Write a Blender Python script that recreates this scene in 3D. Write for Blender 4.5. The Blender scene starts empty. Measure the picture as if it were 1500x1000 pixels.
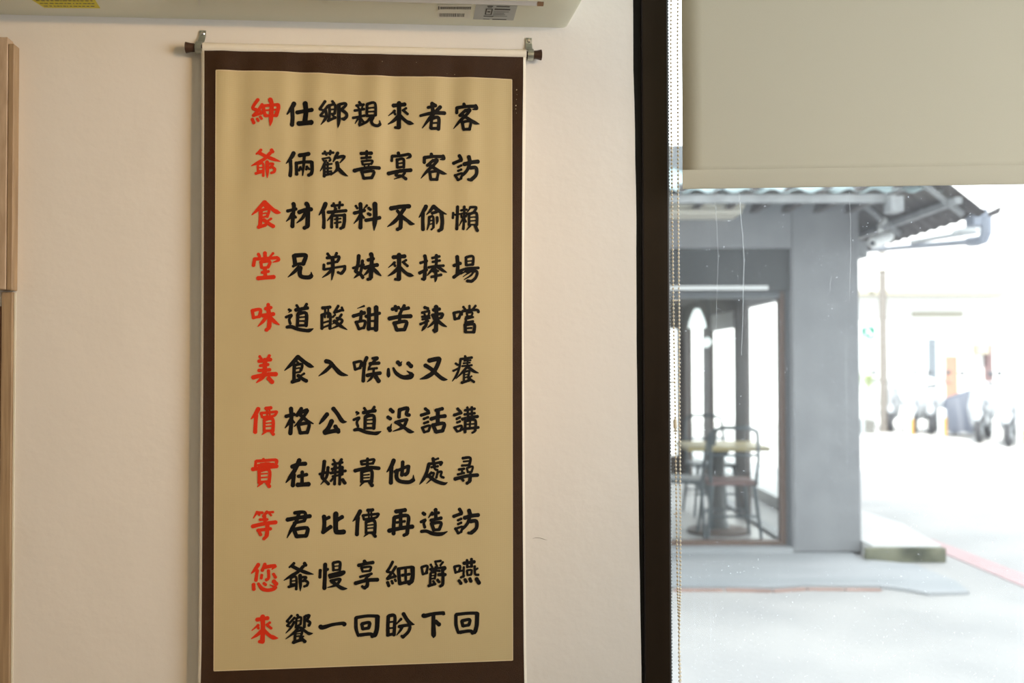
import bpy, math, random
from mathutils import Vector, Matrix, noise
R = math.radians
random.seed(7)
sc = bpy.context.scene
col = sc.collection

# ------------------------------------------------------------------ camera
F_PX, CAM_D, CAM_H = 1458.0, 2.03, 1.45
YAW, PITCH, ROLL = R(6.698), R(1.236), R(-0.126)
fwd = Vector((math.sin(YAW)*math.cos(PITCH), math.cos(YAW)*math.cos(PITCH), math.sin(PITCH)))
rt0 = Vector((math.cos(YAW), -math.sin(YAW), 0))
up0 = rt0.cross(fwd)
rt = math.cos(ROLL)*rt0 + math.sin(ROLL)*up0
up = -math.sin(ROLL)*rt0 + math.cos(ROLL)*up0
CAM = Vector((0, -CAM_D, CAM_H))
cd = bpy.data.cameras.new('camera'); cam = bpy.data.objects.new('camera', cd); col.objects.link(cam)
cam.matrix_world = Matrix(((rt.x, up.x, -fwd.x, CAM.x), (rt.y, up.y, -fwd.y, CAM.y), (rt.z, up.z, -fwd.z, CAM.z), (0, 0, 0, 1)))
cd.sensor_width = 36; cd.lens = F_PX*36/1500; cd.clip_end = 400
cd.dof.use_dof = True; cd.dof.focus_distance = 2.02; cd.dof.aperture_fstop = 2.8
sc.camera = cam

# ------------------------------------------------------------------ light
sc.view_settings.view_transform = 'Standard'; sc.view_settings.look = 'None'
sc.view_settings.gamma = 1; sc.view_settings.use_curve_mapping = False
sc.view_settings.exposure = 0.0
w = bpy.data.worlds.new('sky'); sc.world = w; w.use_nodes = True
bg = w.node_tree.nodes['Background']; bg.inputs[0].default_value = (0.91, 0.96, 1.0, 1); bg.inputs[1].default_value = 3.5
def light(name, kind, loc, aim, energy, color, **kw):
    l = bpy.data.lights.new(name, kind); l.energy = energy; l.color = color
    for k, v in kw.items(): setattr(l, k, v)
    o = bpy.data.objects.new(name, l); col.objects.link(o); o.location = loc
    o.rotation_euler = (Vector(aim)-Vector(loc)).to_track_quat('-Z', 'Y').to_euler()
    return o
light('sun', 'SUN', (0, -10, 30), (0+4, -10+9.5, 30-11.0), 10, (1, 0.96, 0.9), angle=R(0.6))
light('track_spotlight', 'SPOT', (1.45, -1.95, 2.42), (-0.76, 0, 1.36), 96, (1.0, 0.565, 0.19), spot_size=R(52), spot_blend=1.0, shadow_soft_size=0.02)
light('daylight_fill', 'AREA', (2.35, -1.75, 1.95), (0.05, 0, 1.65), 16.5, (0.97, 0.98, 0.97), shape='RECTANGLE', size=1.3, size_y=1.2, spread=R(100))  # area light added inside the room, standing in for daylight from the right
light('ceiling_lamp', 'AREA', (0.2, -2.9, 2.62), (0.2, -2.4, 0), 17, (1.0, 0.75, 0.38), shape='RECTANGLE', size=1.4, size_y=0.6)

# ------------------------------------------------------------------ helpers
def ray(px, py):
    return fwd + rt*((px-750)/F_PX) + up*((500-py)/F_PX)
def onwall(px, py, y=0.0):                     # point of the plane y = const
    d = ray(px, py); return CAM + d*((y-CAM.y)/d.y)
WA = R(-10.6); WO = Vector((0.5703, 0, 0)); WU = Vector((math.cos(WA), math.sin(WA), 0)); WN = Vector((WU.y, -WU.x, 0))   # window plane, WN into the room
def onwin(px, py, off=0.0):                    # -> (u, z) on the window plane shifted into the room by off
    d = ray(px, py); o = WO + WN*off; t = (o-CAM).dot(WN)/d.dot(WN); p = CAM + d*t
    return (p-WO).dot(WU), p.z
def ex(px, py, d):                             # -> (right, depth, z) in the street's own axes
    v = ray(px, py); hd = v.x*math.sin(YAW)+v.y*math.cos(YAW)
    return (v.dot(rt0)/hd*d, d, CAM_H + v.z/hd*d)
def EX(px, d): return ex(px, 531, d)[0]
def EZ(py, d): return ex(750, py, d)[2]
MAT = {}
def mat(name, color, rough=0.6, metal=0.0, noise_amt=0.0, noise_scale=20, bump=0.0, bump_scale=200, stretch=None, spec=0.5, trans=0.0, color2=None, emit=None, coat=0.0, sheen=0.0):
    m = bpy.data.materials.new(name); m.use_nodes = True; nt = m.node_tree; b = nt.nodes['Principled BSDF']
    b.inputs['Base Color'].default_value = (*color, 1); b.inputs['Roughness'].default_value = rough; b.inputs['Metallic'].default_value = metal
    b.inputs['Specular IOR Level'].default_value = spec
    if coat: b.inputs['Coat Weight'].default_value = coat
    if sheen: b.inputs['Sheen Weight'].default_value = sheen
    if emit: b.inputs['Emission Color'].default_value = (*emit[:3], 1); b.inputs['Emission Strength'].default_value = emit[3]
    tc = nt.nodes.new('ShaderNodeTexCoord'); mp = nt.nodes.new('ShaderNodeMapping'); nt.links.new(tc.outputs['Object'], mp.inputs[0])
    if stretch: mp.inputs['Scale'].default_value = stretch
    if noise_amt or color2:
        n = nt.nodes.new('ShaderNodeTexNoise'); n.inputs['Scale'].default_value = noise_scale; n.inputs['Detail'].default_value = 5
        nt.links.new(mp.outputs[0], n.inputs['Vector'])
        rp = nt.nodes.new('ShaderNodeValToRGB'); nt.links.new(n.outputs['Fac'], rp.inputs[0])
        c2 = color2 or tuple(c*(1-noise_amt) for c in color)
        rp.color_ramp.elements[0].color = (*c2, 1); rp.color_ramp.elements[0].position = 0.35
        rp.color_ramp.elements[1].color = (*color, 1); rp.color_ramp.elements[1].position = 0.65
        nt.links.new(rp.outputs[0], b.inputs['Base Color'])
    if bump:
        n2 = nt.nodes.new('ShaderNodeTexNoise'); n2.inputs['Scale'].default_value = bump_scale; n2.inputs['Detail'].default_value = 6
        nt.links.new(mp.outputs[0], n2.inputs['Vector'])
        bp = nt.nodes.new('ShaderNodeBump'); bp.inputs['Strength'].default_value = bump; bp.inputs['Distance'].default_value = 0.01
        nt.links.new(n2.outputs['Fac'], bp.inputs['Height']); nt.links.new(bp.outputs[0], b.inputs['Normal'])
    if trans:
        out = nt.nodes['Material Output']; tr = nt.nodes.new('ShaderNodeBsdfTranslucent'); tr.inputs[0].default_value = (*color, 1)
        mx = nt.nodes.new('ShaderNodeMixShader'); mx.inputs[0].default_value = trans
        nt.links.new(b.outputs[0], mx.inputs[1]); nt.links.new(tr.outputs[0], mx.inputs[2]); nt.links.new(mx.outputs[0], out.inputs[0])
    MAT[name] = m; return m

class MB:
    def __init__(s): s.v = []; s.f = []
    def add(s, vs, fs):
        o = len(s.v); s.v += [tuple(p) for p in vs]; s.f += [tuple(i+o for i in f) for f in fs]; return s
    def hexa(s, p):                             # 8 corners: bottom ring 0-3, top ring 4-7
        return s.add(p, [(0,3,2,1),(4,5,6,7),(0,1,5,4),(1,2,6,5),(2,3,7,6),(3,0,4,7)])
    def box(s, x0, x1, y0, y1, z0, z1, b=0.0):
        if b <= 0:
            return s.hexa([(x0,y0,z0),(x1,y0,z0),(x1,y1,z0),(x0,y1,z0),(x0,y0,z1),(x1,y0,z1),(x1,y1,z1),(x0,y1,z1)])
        X, Y, Z = [x0, x0+b, x1-b, x1], [y0, y0+b, y1-b, y1], [z0, z0+b, z1-b, z1]
        import itertools
        idx = {}; vs = []
        def V(i, j, k):
            if (i,j,k) not in idx:
                idx[(i,j,k)] = len(vs); vs.append((X[i], Y[j], Z[k]))
            return idx[(i,j,k)]
        # bevelled box from three slabs' outer vertices
        c = [(0,1,1),(0,2,1),(0,2,2),(0,1,2),(3,1,1),(3,2,1),(3,2,2),(3,1,2),(1,0,1),(2,0,1),(2,0,2),(1,0,2),(1,3,1),(2,3,1),(2,3,2),(1,3,2),(1,1,0),(2,1,0),(2,2,0),(1,2,0),(1,1,3),(2,1,3),(2,2,3),(1,2,3)]
        for t in c: V(*t)
        g = lambda t: idx[t]
        fs = [[(0,1,1),(0,1,2),(0,2,2),(0,2,1)],[(3,1,1),(3,2,1),(3,2,2),(3,1,2)],[(1,0,1),(2,0,1),(2,0,2),(1,0,2)],[(1,3,1),(1,3,2),(2,3,2),(2,3,1)],[(1,1,0),(1,2,0),(2,2,0),(2,1,0)],[(1,1,3),(2,1,3),(2,2,3),(1,2,3)]]
        E = lambda a, b_: 1 if a == 0 else 2
        for i in (0,3):
            ii = 1 if i == 0 else 2
            for j in (0,3):
                jj = 1 if j == 0 else 2
                fs.append([(i,jj,1),(i,jj,2),(ii,j,2),(ii,j,1)])
                fs.append([(i,1,jj),(i,2,jj),(ii,2,j),(ii,1,j)])
                fs.append([(1,i,jj),(2,i,jj),(2,ii,j),(1,ii,j)])
                for k in (0,3):
                    kk = 1 if k == 0 else 2
                    fs.append([(i,jj,kk),(ii,j,kk),(ii,jj,k)])
        return s.add(vs, [[g(t) for t in f] for f in fs])
    def tube(s, pts, r, n=8, caps=True):
        pts = [Vector(p) for p in pts]; rs = r if isinstance(r, (list, tuple)) else [r]*len(pts)
        o = len(s.v); prev = None
        for i, p in enumerate(pts):
            t = (pts[min(i+1, len(pts)-1)]-pts[max(i-1, 0)]).normalized()
            a = prev if prev is not None else (Vector((0,0,1)) if abs(t.z) < 0.9 else Vector((1,0,0)))
            a = (a-t*a.dot(t)).normalized(); prev = a; c = t.cross(a)
            for k in range(n):
                q = p+(a*math.cos(2*math.pi*k/n)+c*math.sin(2*math.pi*k/n))*rs[i]; s.v.append(tuple(q))
        for i in range(len(pts)-1):
            for k in range(n):
                s.f.append((o+i*n+k, o+i*n+(k+1)%n, o+(i+1)*n+(k+1)%n, o+(i+1)*n+k))
        if caps:
            s.f.append(tuple(o+k for k in range(n-1, -1, -1))); s.f.append(tuple(o+(len(pts)-1)*n+k for k in range(n)))
        return s
    def ball(s, c, r, n=10, m=6, sc_=(1,1,1)):
        pts = []; o = len(s.v)
        for i in range(m+1):
            th = math.pi*i/m
            for k in range(n):
                s.v.append((c[0]+r*sc_[0]*math.sin(th)*math.cos(2*math.pi*k/n), c[1]+r*sc_[1]*math.sin(th)*math.sin(2*math.pi*k/n), c[2]+r*sc_[2]*math.cos(th)))
        for i in range(m):
            for k in range(n): s.f.append((o+i*n+k, o+(i+1)*n+k, o+(i+1)*n+(k+1)%n, o+i*n+(k+1)%n))
        return s
    def prism(s, poly, a, b, axis='y'):         # poly in the two other axes, extruded a..b
        def P(u, v, t): return {'y': (u, t, v), 'x': (t, u, v), 'z': (u, v, t)}[axis]
        n = len(poly); vs = [P(u, v, a) for u, v in poly]+[P(u, v, b) for u, v in poly]
        return s.add(vs, [tuple(range(n)), tuple(range(2*n-1, n-1, -1))]+[(i, (i+1)%n, n+(i+1)%n, n+i) for i in range(n)])
    def grid(s, fn, nu, nv):
        o = len(s.v)
        for j in range(nv+1):
            for i in range(nu+1): s.v.append(tuple(fn(i/nu, j/nv)))
        for j in range(nv):
            for i in range(nu):
                a = o+j*(nu+1)+i; s.f.append((a, a+1, a+nu+2, a+nu+1))
        return s
    def build(s, name, m, parent=None, origin=(0,0,0), smooth=False, label=None, solid=0.0):
        me = bpy.data.meshes.new(name)
        me.from_pydata([(x-origin[0], y-origin[1], z-origin[2]) for x, y, z in s.v], [], s.f)
        me.validate(); 
        import bmesh
        bm = bmesh.new(); bm.from_mesh(me); bmesh.ops.remove_doubles(bm, verts=bm.verts, dist=1e-6) if not getattr(s, 'nomerge', False) else None
        if not getattr(s, 'nonorm', False): bmesh.ops.recalc_face_normals(bm, faces=bm.faces)
        bm.to_mesh(me); bm.free()
        if smooth:
            me.polygons.foreach_set('use_smooth', [True]*len(me.polygons))
            if smooth == 'auto': me.set_sharp_from_angle(angle=R(35))
        me.materials.append(MAT[m] if isinstance(m, str) else m)
        o = bpy.data.objects.new(name, me); col.objects.link(o)
        if parent is not None: o.parent = parent
        else: o.location = origin
        if label: o['label'] = label
        if solid:
            md = o.modifiers.new('thickness', 'SOLIDIFY'); md.thickness = solid; md.offset = 0
        return o
def tag(o, label=None, cat=None, group=None, kind=None):
    if label: o['label'] = label
    if cat: o['category'] = cat
    if group: o['group'] = group
    if kind: o['kind'] = kind
    return o
def empty(name, loc, rz=0.0):
    o = bpy.data.objects.new(name, None); col.objects.link(o); o.location = loc; o.rotation_euler = (0, 0, rz); o.empty_display_size = 0.05; return o
def to_world(p):                                # street axes -> world
    h = Vector((math.sin(YAW), math.cos(YAW), 0)); r = Vector((math.cos(YAW), -math.sin(YAW), 0))
    q = Vector((CAM.x, CAM.y, 0)) + r*p[0] + h*p[1]; q.z = p[2]; return q
def ething(name, p, label, cat, group=None, rz=0.0):   # thing standing at street-axes point p
    o = empty(name, to_world(p), -YAW+rz); return tag(o, label, cat, group)
def copy_tree(o, parent=None):
    c = o.copy(); col.objects.link(c)
    if parent is not None: c.parent = parent
    for ch in list(o.children): copy_tree(ch, c)
    return c
def emesh(mb, name, m, p, **kw):                # single-mesh object in street axes
    o = mb.build(name, m, None, p, **kw); o.location = to_world(p); o.rotation_euler = (0, 0, -YAW); return o

# ------------------------------------------------------------------ materials
mat('plaster', (0.80, 0.775, 0.74), 0.75, noise_amt=0.03, noise_scale=3, bump=0.30, bump_scale=11)
mat('ceiling_paint', (0.8, 0.79, 0.76), 0.8)
mat('floor_tile', (0.42, 0.36, 0.30), 0.5, noise_amt=0.1, noise_scale=6)
mat('dark_frame', (0.018, 0.011, 0.006), 0.45, spec=0.25, noise_amt=0.15, noise_scale=9)
mat('black_rubber', (0.006, 0.0065, 0.0065), 0.6, spec=0.25)
mat('seal', (0.42, 0.47, 0.52), 0.35)
mat('brown_silk', (0.044, 0.018, 0.005), 0.5, spec=0.25, noise_amt=0.12, noise_scale=60, bump=0.35, bump_scale=900)
mat('backing_cloth', (0.84, 0.80, 0.70), 0.8, bump=0.2, bump_scale=700)
m = mat('paper_silk', (0.565, 0.465, 0.255), 0.62, noise_amt=0.05, noise_scale=5, bump=0.0)
nt = m.node_tree; b = nt.nodes['Principled BSDF']; tcn = [n for n in nt.nodes if n.type == 'TEX_COORD'][0]
wv = []
for ax in ('X', 'Z'):
    n = nt.nodes.new('ShaderNodeTexWave'); n.wave_type = 'BANDS'; n.bands_direction = ax; n.inputs['Scale'].default_value = 150; n.inputs['Distortion'].default_value = 1.5
    nt.links.new(tcn.outputs['Object'], n.inputs[0]); wv.append(n)
mm = nt.nodes.new('ShaderNodeMath'); mm.operation = 'ADD'; nt.links.new(wv[0].outputs['Fac'], mm.inputs[0]); nt.links.new(wv[1].outputs['Fac'], mm.inputs[1])
bp = nt.nodes.new('ShaderNodeBump'); bp.inputs['Strength'].default_value = 0.12; bp.inputs['Distance'].default_value = 0.001
nt.links.new(mm.outputs[0], bp.inputs['Height']); nt.links.new(bp.outputs[0], b.inputs['Normal'])
mat('black_ink', (0.006, 0.006, 0.0065), 0.6, spec=0.15)
mat('red_ink', (0.67, 0.034, 0.009), 0.55, spec=0.2)
mat('dark_wood', (0.065, 0.028, 0.014), 0.45, noise_amt=0.4, noise_scale=90, stretch=(0.15, 1, 1))
mat('zinc', (0.52, 0.56, 0.52), 0.32, metal=0.9, noise_amt=0.2, noise_scale=80)
mat('steel', (0.7, 0.7, 0.7), 0.22, metal=1.0)
mat('ac_plastic', (0.74, 0.745, 0.61), 0.35)
mat('ac_shadow_gap', (0.10, 0.09, 0.08), 0.6)
mat('ac_louvre', (0.50, 0.50, 0.50), 0.3)
mat('brown_plastic', (0.22, 0.13, 0.07), 0.4)
mat('yellow_sticker', (0.70, 0.60, 0.012), 0.4)
mat('white_sticker', (0.72, 0.71, 0.62), 0.4)
mat('grey_sticker', (0.42, 0.44, 0.43), 0.4)
mat('print_ink', (0.05, 0.05, 0.05), 0.5)
mat('pale_oak', (0.56, 0.43, 0.31), 0.55, color2=(0.43, 0.315, 0.215), noise_scale=10, stretch=(9, 6, 1.6), bump=0.08, bump_scale=40)
mat('oak_post', (0.42, 0.30, 0.18), 0.55, color2=(0.32, 0.22, 0.13), noise_scale=10, stretch=(22, 6, 0.8), bump=0.08, bump_scale=40)
mat('red_brown_wood', (0.20, 0.085, 0.04), 0.5, noise_amt=0.4, noise_scale=12, stretch=(10, 5, 0.7))
mat('blind_fabric', (0.64, 0.62, 0.51), 0.8, bump=0.05, bump_scale=600, trans=0.12)
mat('bead_plastic', (0.78, 0.70, 0.55), 0.3)
mat('clear_plastic', (0.85, 0.85, 0.82), 0.15)
# outdoors
mat('asphalt', (0.445, 0.435, 0.42), 0.9, color2=(0.37, 0.365, 0.36), noise_scale=1.6, bump=0.3, bump_scale=30)
mat('concrete_apron', (0.42, 0.43, 0.44), 0.8, color2=(0.30, 0.32, 0.335), noise_scale=1.2, stretch=(0.5, 2, 1), bump=0.2, bump_scale=12)
mat('pavement', (0.62, 0.62, 0.60), 0.85, noise_amt=0.1, noise_scale=2)
mat('mossy_concrete', (0.22, 0.22, 0.15), 0.9, color2=(0.05, 0.055, 0.03), noise_scale=5)
mat('curb_brick', (0.48, 0.31, 0.26), 0.85, noise_amt=0.3, noise_scale=5)
mat('red_paint', (0.50, 0.335, 0.34), 0.7, noise_amt=0.15, noise_scale=6)
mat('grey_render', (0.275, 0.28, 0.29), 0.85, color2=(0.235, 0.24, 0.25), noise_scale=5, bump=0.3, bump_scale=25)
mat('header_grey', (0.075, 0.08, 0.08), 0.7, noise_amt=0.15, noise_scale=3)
mat('bronze_frame', (0.14, 0.085, 0.06), 0.5)
mat('grey_metal', (0.12, 0.13, 0.14), 0.5)
mat('galvanised', (0.36, 0.40, 0.42), 0.5, noise_amt=0.25, noise_scale=6)
mat('steel_beam', (0.34, 0.35, 0.36), 0.55, noise_amt=0.3, noise_scale=8)
mat('rusty_steel', (0.085, 0.07, 0.07), 0.7, noise_amt=0.3, noise_scale=12)
mat('roof_panel', (0.55, 0.68, 0.70), 0.4, trans=0.35)
mat('pvc_pipe', (0.30, 0.33, 0.40), 0.4)
mat('white_paint', (0.82, 0.83, 0.82), 0.5)
mat('cream_paint', (0.72, 0.68, 0.58), 0.6)
mat('shop_floor', (0.52, 0.50, 0.48), 0.4)
mat('shop_dark', (0.075, 0.050, 0.036), 0.6)
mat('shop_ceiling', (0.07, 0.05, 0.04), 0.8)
mat('chair_metal', (0.10, 0.125, 0.14), 0.4, metal=0.3)
mat('red_seat', (0.28, 0.15, 0.14), 0.6)
mat('table_wood', (0.72, 0.58, 0.28), 0.4)
mat('table_iron', (0.09, 0.095, 0.09), 0.5)
mat('lamp_enamel', (0.85, 0.87, 0.86), 0.3, emit=(0.9, 0.97, 0.95, 1.2))
mat('far_white', (0.75, 0.76, 0.75), 0.8, noise_amt=0.04, noise_scale=0.3)
mat('far_window', (0.02, 0.05, 0.045), 0.4)
mat('orange_door', (0.30, 0.16, 0.11), 0.6)
mat('grey_door', (0.12, 0.14, 0.16), 0.6)
mat('brown_shutter', (0.13, 0.08, 0.08), 0.6)
mat('beige_band', (0.30, 0.28, 0.22), 0.7)
mat('sign_green', (0.0, 0.13, 0.085), 0.5)
mat('leaf', (0.16, 0.22, 0.03), 0.7, noise_amt=0.4, noise_scale=8)
mat('bollard_yellow', (0.42, 0.24, 0.06), 0.6)
mat('scooter_white', (0.34, 0.36, 0.38), 0.3)
mat('scooter_dark', (0.055, 0.06, 0.07), 0.5)
mat('tyre', (0.04, 0.04, 0.045), 0.8)
mat('tail_red', (0.35, 0.05, 0.04), 0.3)
mat('tarp', (0.06, 0.07, 0.095), 0.6)
mat('grey_box', (0.12, 0.12, 0.11), 0.7)
mat('pole_grey', (0.15, 0.135, 0.12), 0.7)

def glass_mat(name, dirt):
    m = bpy.data.materials.new(name); m.use_nodes = True; nt = m.node_tree; nt.nodes.clear()
    out = nt.nodes.new('ShaderNodeOutputMaterial'); tr = nt.nodes.new('ShaderNodeBsdfTransparent'); tr.inputs[0].default_value = (0.96, 0.99, 0.985, 1)
    gl = nt.nodes.new('ShaderNodeBsdfGlossy'); gl.inputs['Roughness'].default_value = 0.0; gl.inputs['Color'].default_value = (1, 1, 1, 1)
    fr = nt.nodes.new('ShaderNodeFresnel'); fr.inputs[0].default_value = 1.45
    m1 = nt.nodes.new('ShaderNodeMixShader'); nt.links.new(fr.outputs[0], m1.inputs[0]); nt.links.new(tr.outputs[0], m1.inputs[1]); nt.links.new(gl.outputs[0], m1.inputs[2])
    if dirt:
        df = nt.nodes.new('ShaderNodeBsdfTranslucent'); df.inputs[0].default_value = (0.9, 0.95, 1.0, 1)
        tc = nt.nodes.new('ShaderNodeTexCoord')
        def chain(scale, sx, sy, sz, lo, hi, amp, detail=8):
            mp = nt.nodes.new('ShaderNodeMapping'); mp.inputs['Scale'].default_value = (sx, sy, sz); nt.links.new(tc.outputs['Object'], mp.inputs[0])
            n = nt.nodes.new('ShaderNodeTexNoise'); n.inputs['Scale'].default_value = scale; n.inputs['Detail'].default_value = detail; nt.links.new(mp.outputs[0], n.inputs['Vector'])
            r = nt.nodes.new('ShaderNodeMapRange'); r.inputs[1].default_value = lo; r.inputs[2].default_value = hi; r.inputs[3].default_value = 0; r.inputs[4].default_value = amp
            nt.links.new(n.outputs['Fac'], r.inputs[0]); return r.outputs[0]
        a = chain(3.0, 1, 1, 0.5, 0.35, 0.75, dirt*0.8)          # haze of dust
        b_ = chain(150, 1, 1, 0.012, 0.64, 0.74, 0.05, 3)           # run marks
        c = chain(260, 1, 1, 1, 0.69, 0.74, 0.35, 2)              # specks
        s1 = nt.nodes.new('ShaderNodeMath'); s1.operation = 'ADD'; nt.links.new(a, s1.inputs[0]); nt.links.new(b_, s1.inputs[1])
        s2 = nt.nodes.new('ShaderNodeMath'); s2.operation = 'ADD'; nt.links.new(s1.outputs[0], s2.inputs[0]); nt.links.new(c, s2.inputs[1])
        s3 = nt.nodes.new('ShaderNodeMath'); s3.operation = 'ADD'; nt.links.new(s2.outputs[0], s3.inputs[0]); s3.inputs[1].default_value = dirt
        m2 = nt.nodes.new('ShaderNodeMixShader'); nt.links.new(s3.outputs[0], m2.inputs[0]); nt.links.new(m1.outputs[0], m2.inputs[1]); nt.links.new(df.outputs[0], m2.inputs[2])
        nt.links.new(m2.outputs[0], out.inputs[0])
    else: nt.links.new(m1.outputs[0], out.inputs[0])
    MAT[name] = m
glass_mat('dusty_glass', 0.030); glass_mat('clear_glass', 0)

# ------------------------------------------------------------------ room shell
def struct(mb, name, m, **kw): return tag(mb.build(name, m, **kw), kind='structure')
XL, YB, H = -2.2, -5.2, 2.75
WEND = WO + WU*2.6
mb = MB()
zs = [i*H/44 for i in range(45)]                 # plaster edge beside the window frame wanders a little
EDGE = [(onwall(a, b_).x, onwall(a, b_).z) for a, b_ in ((926.9, 0), (932.0, 333), (932.6, 500), (933.8, 640), (937.2, 840), (938.2, 900), (940, 1000))]
def edge(z):
    L = EDGE
    if z > L[0][1]: p = L[0][0]
    elif z < L[-1][1]: p = L[-1][0]
    else:
        for (xa, za), (xb, zb2) in zip(L, L[1:]):
            if z >= zb2: p = xa+(xb-xa)*(za-z)/(za-zb2); break
    return p + 0.0016*noise.noise(Vector((0, 0, z*7))) + (0.0016 if 1.0 < z < 1.02 else 0)
vs = []; fs = []
for z in zs: vs += [(XL-0.1, 0, z), (edge(z), 0, z), (edge(z), 0.10, z), (XL-0.1, 0.10, z)]
for i in range(44):
    for k in range(4):
        a = i*4; fs.append((a+k, a+(k+1)%4, a+4+(k+1)%4, a+4+k))
fs += [(0,1,2,3), tuple(176+k for k in (3,2,1,0))]
struct(mb.add(vs, fs), 'wall_back', 'plaster')
struct(MB().box(XL-0.1, XL, YB, 0, 0, H), 'wall_left', 'plaster')
struct(MB().box(XL-0.1, WEND.x+0.2, YB-0.1, YB, 0, H), 'wall_front', 'plaster')
struct(MB().prism([(WEND.x, WEND.y-0.02), (WEND.x+0.1, WEND.y-0.02), (WEND.x+0.1, YB), (WEND.x, YB)], 0, H, 'z'), 'wall_right', 'plaster')
shape = [(XL-0.1, 0.10), (XL-0.1, YB-0.1), (WEND.x+0.1, YB-0.1), (WEND.x+0.1, WEND.y+0.05), (0.58, 0.10)]
struct(MB().prism(shape, -0.1, 0, 'z'), 'floor', 'floor_tile')
struct(MB().prism(shape, H, H+0.1, 'z'), 'ceiling', 'ceiling_paint')
big = [(-9, 0.12), (-9, -9), (9, -9), (9, -1.5), (0.59, 0.12)]
struct(MB().prism(big, H+0.12, 12.2, 'z'), 'street_shade_block', 'far_white')  # unseen block over the room, added to shade the street from the sun

wb = bpy.data.objects['wall_back']; ck = MB(); L_ = [(780, 788.5), (785, 787.3), (791, 787.6), (797, 789.5), (802, 791.2)]; v_ = []; f_ = []
for i, q in enumerate(L_):
    p = onwall(*q, -0.0012); h = 0.0004 if 0 < i < 4 else 0.0001; v_ += [(p.x, p.y, p.z-h), (p.x, p.y, p.z+h)]
    if i: f_.append((2*i-2, 2*i-1, 2*i+1, 2*i))
mat('crack_shade', (0.22, 0.19, 0.15), 0.9)
ck.add(v_, f_).build('hairline_crack', 'crack_shade', wb)
# window wall (angled a little towards the room)
win = empty('window_1', WO, WA); tag(win, kind='structure')
def wloc(p): return p                            # local: x along glass, y outwards, z up
zb = 0.30
MB().box(-0.0555, 0.0, -0.006, 0.10, 0, H, 0.003).build('jamb_post', 'dark_frame', win, label='dark brown vertical jamb of the window')
MB().box(-0.085, -0.056, 0.006, 0.08, 0, H).build('gasket', 'black_rubber', win, label='black rubber strip beside the plaster')
MB().box(0.0, 2.6, -0.01, 0.09, 0.0, zb, 0.003).build('bottom_rail', 'dark_frame', win)
MB().box(0.0, 2.6, -0.01, 0.09, 2.62, H, 0.003).build('top_rail', 'dark_frame', win)
MB().box(2.54, 2.6, -0.01, 0.09, zb, 2.62, 0.003).build('jamb_post', 'dark_frame', win)
g = MB().box(0.0, 2.54, 0.045, 0.0455, zb, 2.62); g.nomerge = True
gq = MB().add([(0.0, 0.045, zb), (2.54, 0.045, zb), (2.54, 0.045, 2.62), (0.0, 0.045, 2.62)], [(0, 1, 2, 3)])
pane = gq.build('glass_pane', 'dusty_glass', win, label='large clear pane with dust specks and run marks')
sl = MB().box(0.0, 0.0045, 0.0405, 0.0445, zb, 2.62)
for i in range(0, 330): 
    z = zb+i*0.007
    if z < 2.6: sl.box(0.0045, 0.0062, 0.0405, 0.0445, z, z+0.0035)
sl.build('glazing_bead', 'seal', win, label='pale ridged glazing seal along the frame')
# dried water runs on the glass
def streak(pxs, wd):
    v = []; f = []
    for i, (px, py) in enumerate(pxs):
        u, z = onwin(px, py, -0.0445); w2 = wd*(0.4+0.6*math.sin(math.pi*(i+0.5)/len(pxs)))
        v += [(u-w2, 0.0440, z), (u+w2, 0.0440, z)]
        if i: f.append((2*i-2, 2*i-1, 2*i+1, 2*i))
    mb_ = MB().add(v, f); return mb_
mat('dried_drip', (0.80, 0.84, 0.88), 0.4, trans=0.5)
nt = MAT['dried_drip'].node_tree; out = nt.nodes['Material Output']; src = out.inputs[0].links[0].from_socket
tr = nt.nodes.new('ShaderNodeBsdfTransparent'); mx = nt.nodes.new('ShaderNodeMixShader'); mx.inputs[0].default_value = 0.30
nt.links.new(tr.outputs[0], mx.inputs[1]); nt.links.new(src, mx.inputs[2]); nt.links.new(mx.outputs[0], out.inputs[0])
streak([(1083, 283), (1085, 315), (1088, 345), (1090, 380), (1089, 420), (1088, 470), (1086, 520)], 0.0012).build('water_run', 'dried_drip', win, label='dried water run on the glass')
streak([(1047, 290), (1050, 330), (1052, 380), (1050, 430), (1049, 480)], 0.0005).build('water_run', 'dried_drip', win)
streak([(1244, 280), (1246, 330), (1246, 380), (1244, 440)], 0.0005).build('water_run', 'dried_drip', win)
streak([(1218, 405), (1216, 415), (1216, 428)], 0.0006).build('water_run', 'dried_drip', win)

# ------------------------------------------------------------------ hanging scroll
YS = -0.024                                       # cloth plane
top_l, top_r = onwall(299, 70, YS), onwall(767, 82, YS)
ZT = (top_l.z+top_r.z)/2; ZB = 0.52
def lerp(a, b, t): return a+(b-a)*t
def poly(pts, z):                                 # piecewise linear x of z
    pts = sorted(pts, key=lambda p: -p[1])
    if z >= pts[0][1]: return pts[0][0]
    for (x0, z0), (x1, z1) in zip(pts, pts[1:]):
        if z >= z1: return x0+(x1-x0)*(z0-z)/(z0-z1)
    return pts[-1][0]
def pw(L): return [(onwall(px, py, YS).x, onwall(px, py, YS).z) for px, py in L]
LB = pw([(299.5, 70), (299.2, 300), (298.5, 500), (297, 750), (295.8, 950), (294.6, 1000)])
RB = pw([(766.5, 80), (765, 200), (764.5, 450), (765.5, 700), (767.3, 950), (768.2, 1000)])
LC = pw([(294.5, 70), (295.5, 300), (294.8, 500), (293, 750), (291.5, 950), (290.6, 1000)])
RC = pw([(770, 80), (769.5, 200), (767, 450), (769, 700), (771, 950), (772, 1000)])
top_line = pw([(299, 69.5), (330, 69.5), (360, 71.5), (400, 73), (500, 76.5), (600, 78.8), (700, 80.6), (767, 81.8)])
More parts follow.
